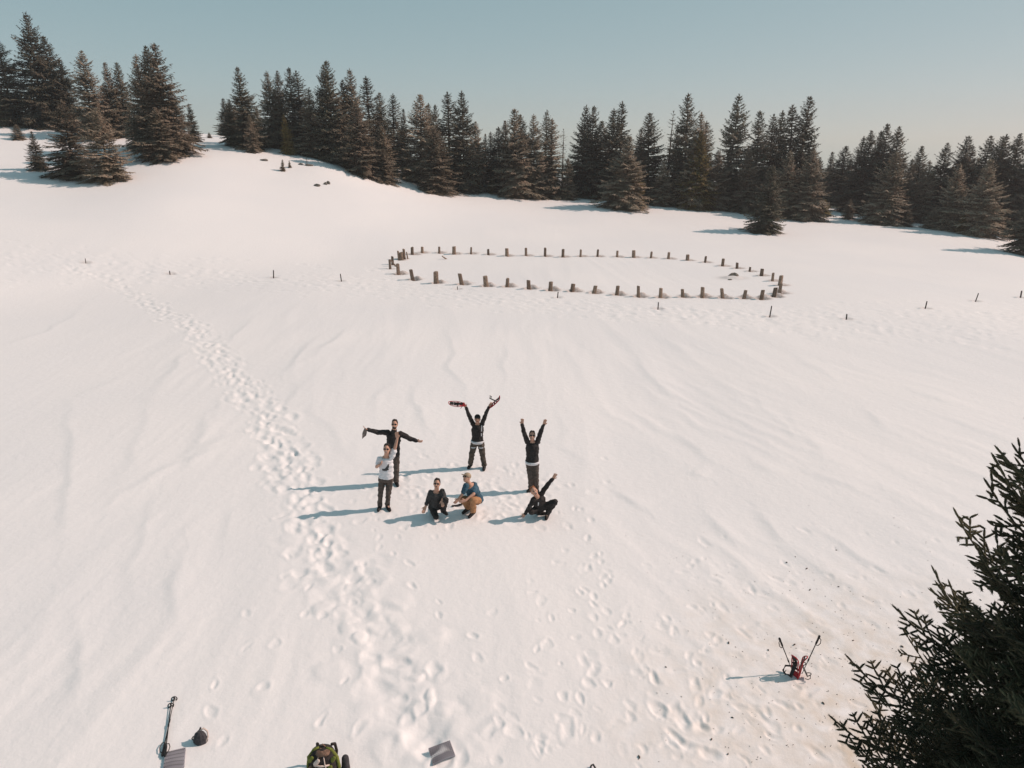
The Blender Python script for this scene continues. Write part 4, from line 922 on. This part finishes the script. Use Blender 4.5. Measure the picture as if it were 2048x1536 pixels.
def trekking_pole(label, tip, top, group, basket_at=.93, bend=0.0, strap_dir=(0, -1, -.3)):
    """tip -> grip"""
    tip, top = Vector(tip), Vector(top); root = empty('trekking_pole', tip); tag(root, label, 'trekking pole', group); d = top-tip; L = d.length; n = d/L
    Q = lambda s: d*s
    bm = bmesh.new(); add_tube(bm, [Q(0.05), Q(.45)], .006, 7); part('lower_shaft', bm, 'black_plastic', root)
    bm = bmesh.new(); add_tube(bm, [Q(.44), Q(.80)], .0085, 7); part('upper_shaft', bm, 'black_plastic', root)
    bm = bmesh.new(); rcone(bm, Q(.42), Q(.47), .013, .013, 8); part('lock_lever', bm, 'black_plastic', root)
    bm = bmesh.new(); add_tube(bm, [Q(.80), Q(.84), Q(.9), Q(.96), Q(.985), Q(1)], [.013, .018, .016, .019, .021, .014], 9); g = part('grip', bm, 'black_plastic', root)
    sd = Vector(strap_dir); sd = (sd-n*sd.dot(n)).normalized()
    bm = bmesh.new(); add_tube(bm, [Q(.965), Q(.93)+sd*.045, Q(.86)+sd*.06, Q(.80)+sd*.04, Q(.79)+sd*.014], .007, 5); part('strap', bm, 'black_plastic', g)
    bm = bmesh.new(); add_tube(bm, [Q(0), Q(.02), Q(.06)], [.002, .005, .006], 6); part('tip', bm, 'steel', root)
    o = n.orthogonal().normalized(); o2 = n.cross(o); bm = bmesh.new()
    add_tube(bm, [Q(.065)+(o*math.cos(a)+o2*math.sin(a))*.045 for a in np.linspace(0, 6.2832, 15)], .008, 5)
    for k in range(3): add_tube(bm, [Q(.065), Q(.065)+(o*math.cos(k*2.1)+o2*math.sin(k*2.1))*.045], .007, 5)
    rcone(bm, Q(.045), Q(.085), .013, .011, 8); part('basket', bm, 'black_plastic', root)
    return root
# upright poles and snowshoes stuck in the snow at the lower right
B = at(1592, 1349); B.z = gz(B.x, B.y)
def stuck(u, v, top_u, top_v, lab, sd):
    p = at(u, v); p.z = gz(p.x, p.y)-.12; t = on_plane(top_u, top_v, p.y+.02); d = (t-p); return trekking_pole(lab, p, t, 'poles stuck in the snow', strap_dir=sd)
stuck(1593, 1347, 1558.5, 1276, 'black trekking pole stuck in the snow by the red snowshoes, leaning left', (-.3, -.5, -1))
stuck(1601, 1347, 1639.5, 1271, 'black trekking pole stuck in the snow by the red snowshoes, leaning right', (.6, -.5, -1))
for k, (du, lean, yaw, lab) in enumerate([(-5, (-.12, .12, 1), (-.9, -.45, 0), 'red snowshoe planted upright in the snow, left one of the pair by the poles'), (6, (.05, -.05, 1), (.95, -.35, 0), 'red snowshoe planted upright in the snow, right one of the pair by the poles')]):
    p = at(1593+du, 1353); p.z = gz(p.x, p.y)+.20; snowshoe(lab, p, look_rot(lean, yaw), 'snowshoes planted upright', .55, .85)
bm = bmesh.new()
for q in ([(-.16, .02, -.01), (-.20, .06, .06), (-.15, .1, .12), (-.06, .08, .13), (.0, .04, .10)],): add_tube(bm, q, .017, 7)
tag(link('strap_loop', bm_mesh('strap_loop', bm, M['black_plastic']), None, B+Vector((-.02, -.02, 0))), 'black curved heel loop lying at the left foot of the planted snowshoes', 'strap')
# pair of poles lying on the snow, lower left
for k, (u0, v0, u1, v1, lab) in enumerate([(350.5,1394,325,1515,'trekking pole lying on the snow lower left, basket farther away'), (343,1408,331,1518,'trekking pole lying on the snow lower left, basket nearer and crossing the other')]):
    t, g = at(u0, v0), at(u1, v1); t.z = gz(t.x, t.y)+.035; g.z = gz(g.x, g.y)+.03+.02*k; trekking_pole(lab, t, g, 'poles lying on the snow', strap_dir=(1 if k else -1, -.8, .2))
# egg-crate foam sitting pads
def sit_pad(label, corners, lift=.03):
    C = [at(*c) for c in corners]; c0 = sum(C, Vector())/4; c0.z = gz(c0.x, c0.y); root = empty('sitting_pad', c0); tag(root, label, 'sitting pad', 'grey foam sitting pads')
    nx, ny = 22, 18; bm = bmesh.new(); g = []
    for i in range(nx+1):
        row = []
        for j in range(ny+1):
            f, h = i/nx, j/ny; q = (C[0]*(1-f)+C[1]*f)*(1-h)+(C[3]*(1-f)+C[2]*f)*h
            q.z = c0.z+lift+.010*math.cos(i*math.pi)*math.cos(j*math.pi)+.02*math.sin(f*3.1)*math.sin(h*2.2); row.append(bm.verts.new(q-c0))
        g.append(row)
    for i in range(nx):
        for j in range(ny): bm.faces.new((g[i][j], g[i+1][j], g[i+1][j+1], g[i][j+1]))
    r = bmesh.ops.extrude_face_region(bm, geom=bm.faces[:])
    for v in [e for e in r['geom'] if isinstance(e, bmesh.types.BMVert)]: v.co.z -= .02
    o = part('foam_sheet', bm, 'foam', root, False); o.data.materials.append(M['foam_dark'])
    bm = bmesh.new()
    for i in range(1, nx, 2):
        for j in range(1, ny, 2):
            f, h = i/nx, j/ny; q = (C[0]*(1-f)+C[1]*f)*(1-h)+(C[3]*(1-f)+C[2]*f)*h; q.z = c0.z+lift+.012+.02*math.sin(f*3.1)*math.sin(h*2.2)
            rcone(bm, q-c0, q-c0+Vector((0, 0, .004)), .0075, .005, 5)
    n = part('stud', bm, 'foam_dark', root); n['kind'] = 'stuff'
sit_pad('grey studded foam sitting pad lying alone at the bottom middle', [(857,1500),(900,1484),(911,1514),(866,1532)])
sit_pad('grey studded foam sitting pad beside the lying trekking poles', [(332,1508),(372,1498),(366,1570),(322,1572)])
# dark pouch
p0 = at(402, 1484); p0.z = gz(p0.x, p0.y); root = empty('pouch', p0); tag(root, 'small dark pouch standing on the snow right of the lying poles', 'pouch'); bm = bmesh.new()
loft(bm, [(Vector((0, 0, z)), Vector((rx, .015, 0)), Vector((-.02, ry, 0))) for z, rx, ry in ((-.02, .09, .07), (.03, .11, .085), (.10, .10, .08), (.16, .07, .06), (.20, .025, .03))], 9)
part('bag', bm, 'pouch', root, False)
bm = bmesh.new(); add_tube(bm, [(.0, .02, .2), (.05, .05, .215), (.10, .05, .16), (.115, .02, .09), (.09, -.03, .03)], .014, 6); part('trim', bm, 'cord', root)
bm = bmesh.new(); add_tube(bm, [(-.1, .0, .02), (-.15, .03, .03), (-.13, .06, .05)], .01, 5); part('strap', bm, 'pouch', root)
bm = bmesh.new(); rcone(bm, (0, .03, .2), (.01, .04, .235), .018, .012, 8); part('toggle', bm, 'pouch', root)
# backpack, cut by the lower edge
p0 = at(650, 1552); p0.z = gz(p0.x, p0.y); root = empty('backpack', p0); tag(root, 'dark backpack with lime-green trim at the bottom edge of the photo', 'backpack')
bm = bmesh.new(); V3 = Vector
loft(bm, [(V3((0, y, z)), V3((rx, 0, 0)), V3((0, ry, 0))) for z, y, rx, ry in ((-.03, 0, .17, .13), (.08, 0, .21, .16), (.25, .01, .205, .155), (.38, .02, .19, .14), (.46, .03, .15, .11), (.50, .03, .06, .05))], 16); part('bag', bm, 'pack_dark', root)
bm = bmesh.new(); rcone(bm, (-.10, -.13, .2), (.10, -.13, .2), .10, .10, 10, (V3((0, 1, 0)), .5)); rcone(bm, (-.08, -.15, .10), (.08, -.15, .12), .07, .07, 10, (V3((0, 1, 0)), .5)); part('front_pocket', voxel(bm, 'x', .014, M['pack_brown'], 2) and bmesh.new(), 'pack_brown', root) if False else part('front_pocket', bm, 'pack_brown', root)
for s in (-1, 1):
    bm = bmesh.new(); add_tube(bm, [(s*.215, -.02, .0), (s*.225, -.01, .2), (s*.205, 0, .36), (s*.13, .02, .47), (s*.05, .03, .505)], [.022, .026, .026, .024, .016], 7); part('lime_trim', bm, 'lime', root)
    bm = bmesh.new(); add_tube(bm, [(s*.10, .14, .45), (s*.13, .2, .40), (s*.14, .22, .25), (s*.12, .18, .08)], .022, 6); part('shoulder_strap', bm, 'pack_dark', root)
    bm = bmesh.new(); add_tube(bm, [(s*.12, -.14, .02), (s*.10, -.17, .2), (s*.06, -.13, .36), (s*.03, -.06, .47)], .008, 5); part('cord', bm, 'cord', root)
for (x, y, z_, m_) in ((-.15, -.08, .40, 'lime'), (.16, -.06, .38, 'lime'), (-.17, -.09, .24, 'pack_brown'), (.12, -.13, .29, 'lime'), (-.05, -.13, .40, 'cord')):
    bm = bmesh.new(); rcone(bm, (x-.02, y, z_-.03), (x+.02, y-.01, z_+.03), .035, .03, 8, (V3((0, 1, 0)), .6)); part('side_patch', bm, m_, root)
bm = bmesh.new(); add_tube(bm, [(-.10, -.12, .33), (0, -.15, .34), (.12, -.11, .32)], .014, 6); part('buckle_strap', bm, 'cord', root)
bm = bmesh.new(); add_tube(bm, [(-.04, .05, .49), (0, .05, .545), (.04, .05, .49)], .01, 6); part('haul_loop', bm, 'pack_brown', root)
bm = bmesh.new(); rcone(bm, (.0, .0, .45), (.05, -.02, .47), .10, .07, 10, (V3((0, 0, 1)), .5)); part('lid', bm, 'pack_brown', root)
# boot-like dark item right of the backpack and the strap end at the bottom edge
p0 = at(692, 1540); p0.z = gz(p0.x, p0.y); bm = bmesh.new(); rcone(bm, (0, 0, .02), (.0, .02, .20), .065, .055, 10); rcone(bm, (0, 0, .03), (-.08, -.13, .03), .055, .045, 10); root = empty('boot', p0); tag(root, 'dark boot standing against the right side of the backpack', 'boot')
link('shaft', voxel(bm, 'boot', .012, M['pouch'], 2), root); bm = bmesh.new(); rcone(bm, (.0, .0, -.005), (-.08, -.13, -.005), .06, .05, 10, (V3((0, 0, 1)), .2)); part('sole', bm, 'shoe', root)
p0 = at(1191, 1541); p0.z = gz(p0.x, p0.y); bm = bmesh.new(); add_tube(bm, [(.12, -.35, .01), (.03, -.1, .015), (-.005, .02, .03), (-.03, .06, .05), (-.06, .05, .04), (-.07, .03, .02)], .014, 6)
tag(link('strap_loop', bm_mesh('strap_end', bm, M['black_plastic']), None, p0), 'black hooked strap end at the bottom edge right of centre', 'strap')

# ------------------------------------------------------------------ thin spring haze
m = bpy.data.materials.new('haze'); m.use_nodes = True; m.node_tree.nodes.clear()
ho = m.node_tree.nodes.new('ShaderNodeOutputMaterial'); hv = m.node_tree.nodes.new('ShaderNodeVolumePrincipled')
hv.inputs['Color'].default_value = (0.90, 0.88, 0.90, 1); hv.inputs['Density'].default_value = 0.0006; hv.inputs['Anisotropy'].default_value = 0.3
m.node_tree.links.new(hv.outputs[0], ho.inputs['Volume'])
bm = bmesh.new(); bmesh.ops.create_cube(bm, size=1.0)
for v in bm.verts: v.co = Vector((v.co.x*1200, v.co.y*1200, -40 if v.co.z < 0 else 34))
tag(link('haze', bm_mesh('haze', bm, m, False)), kind='stuff')
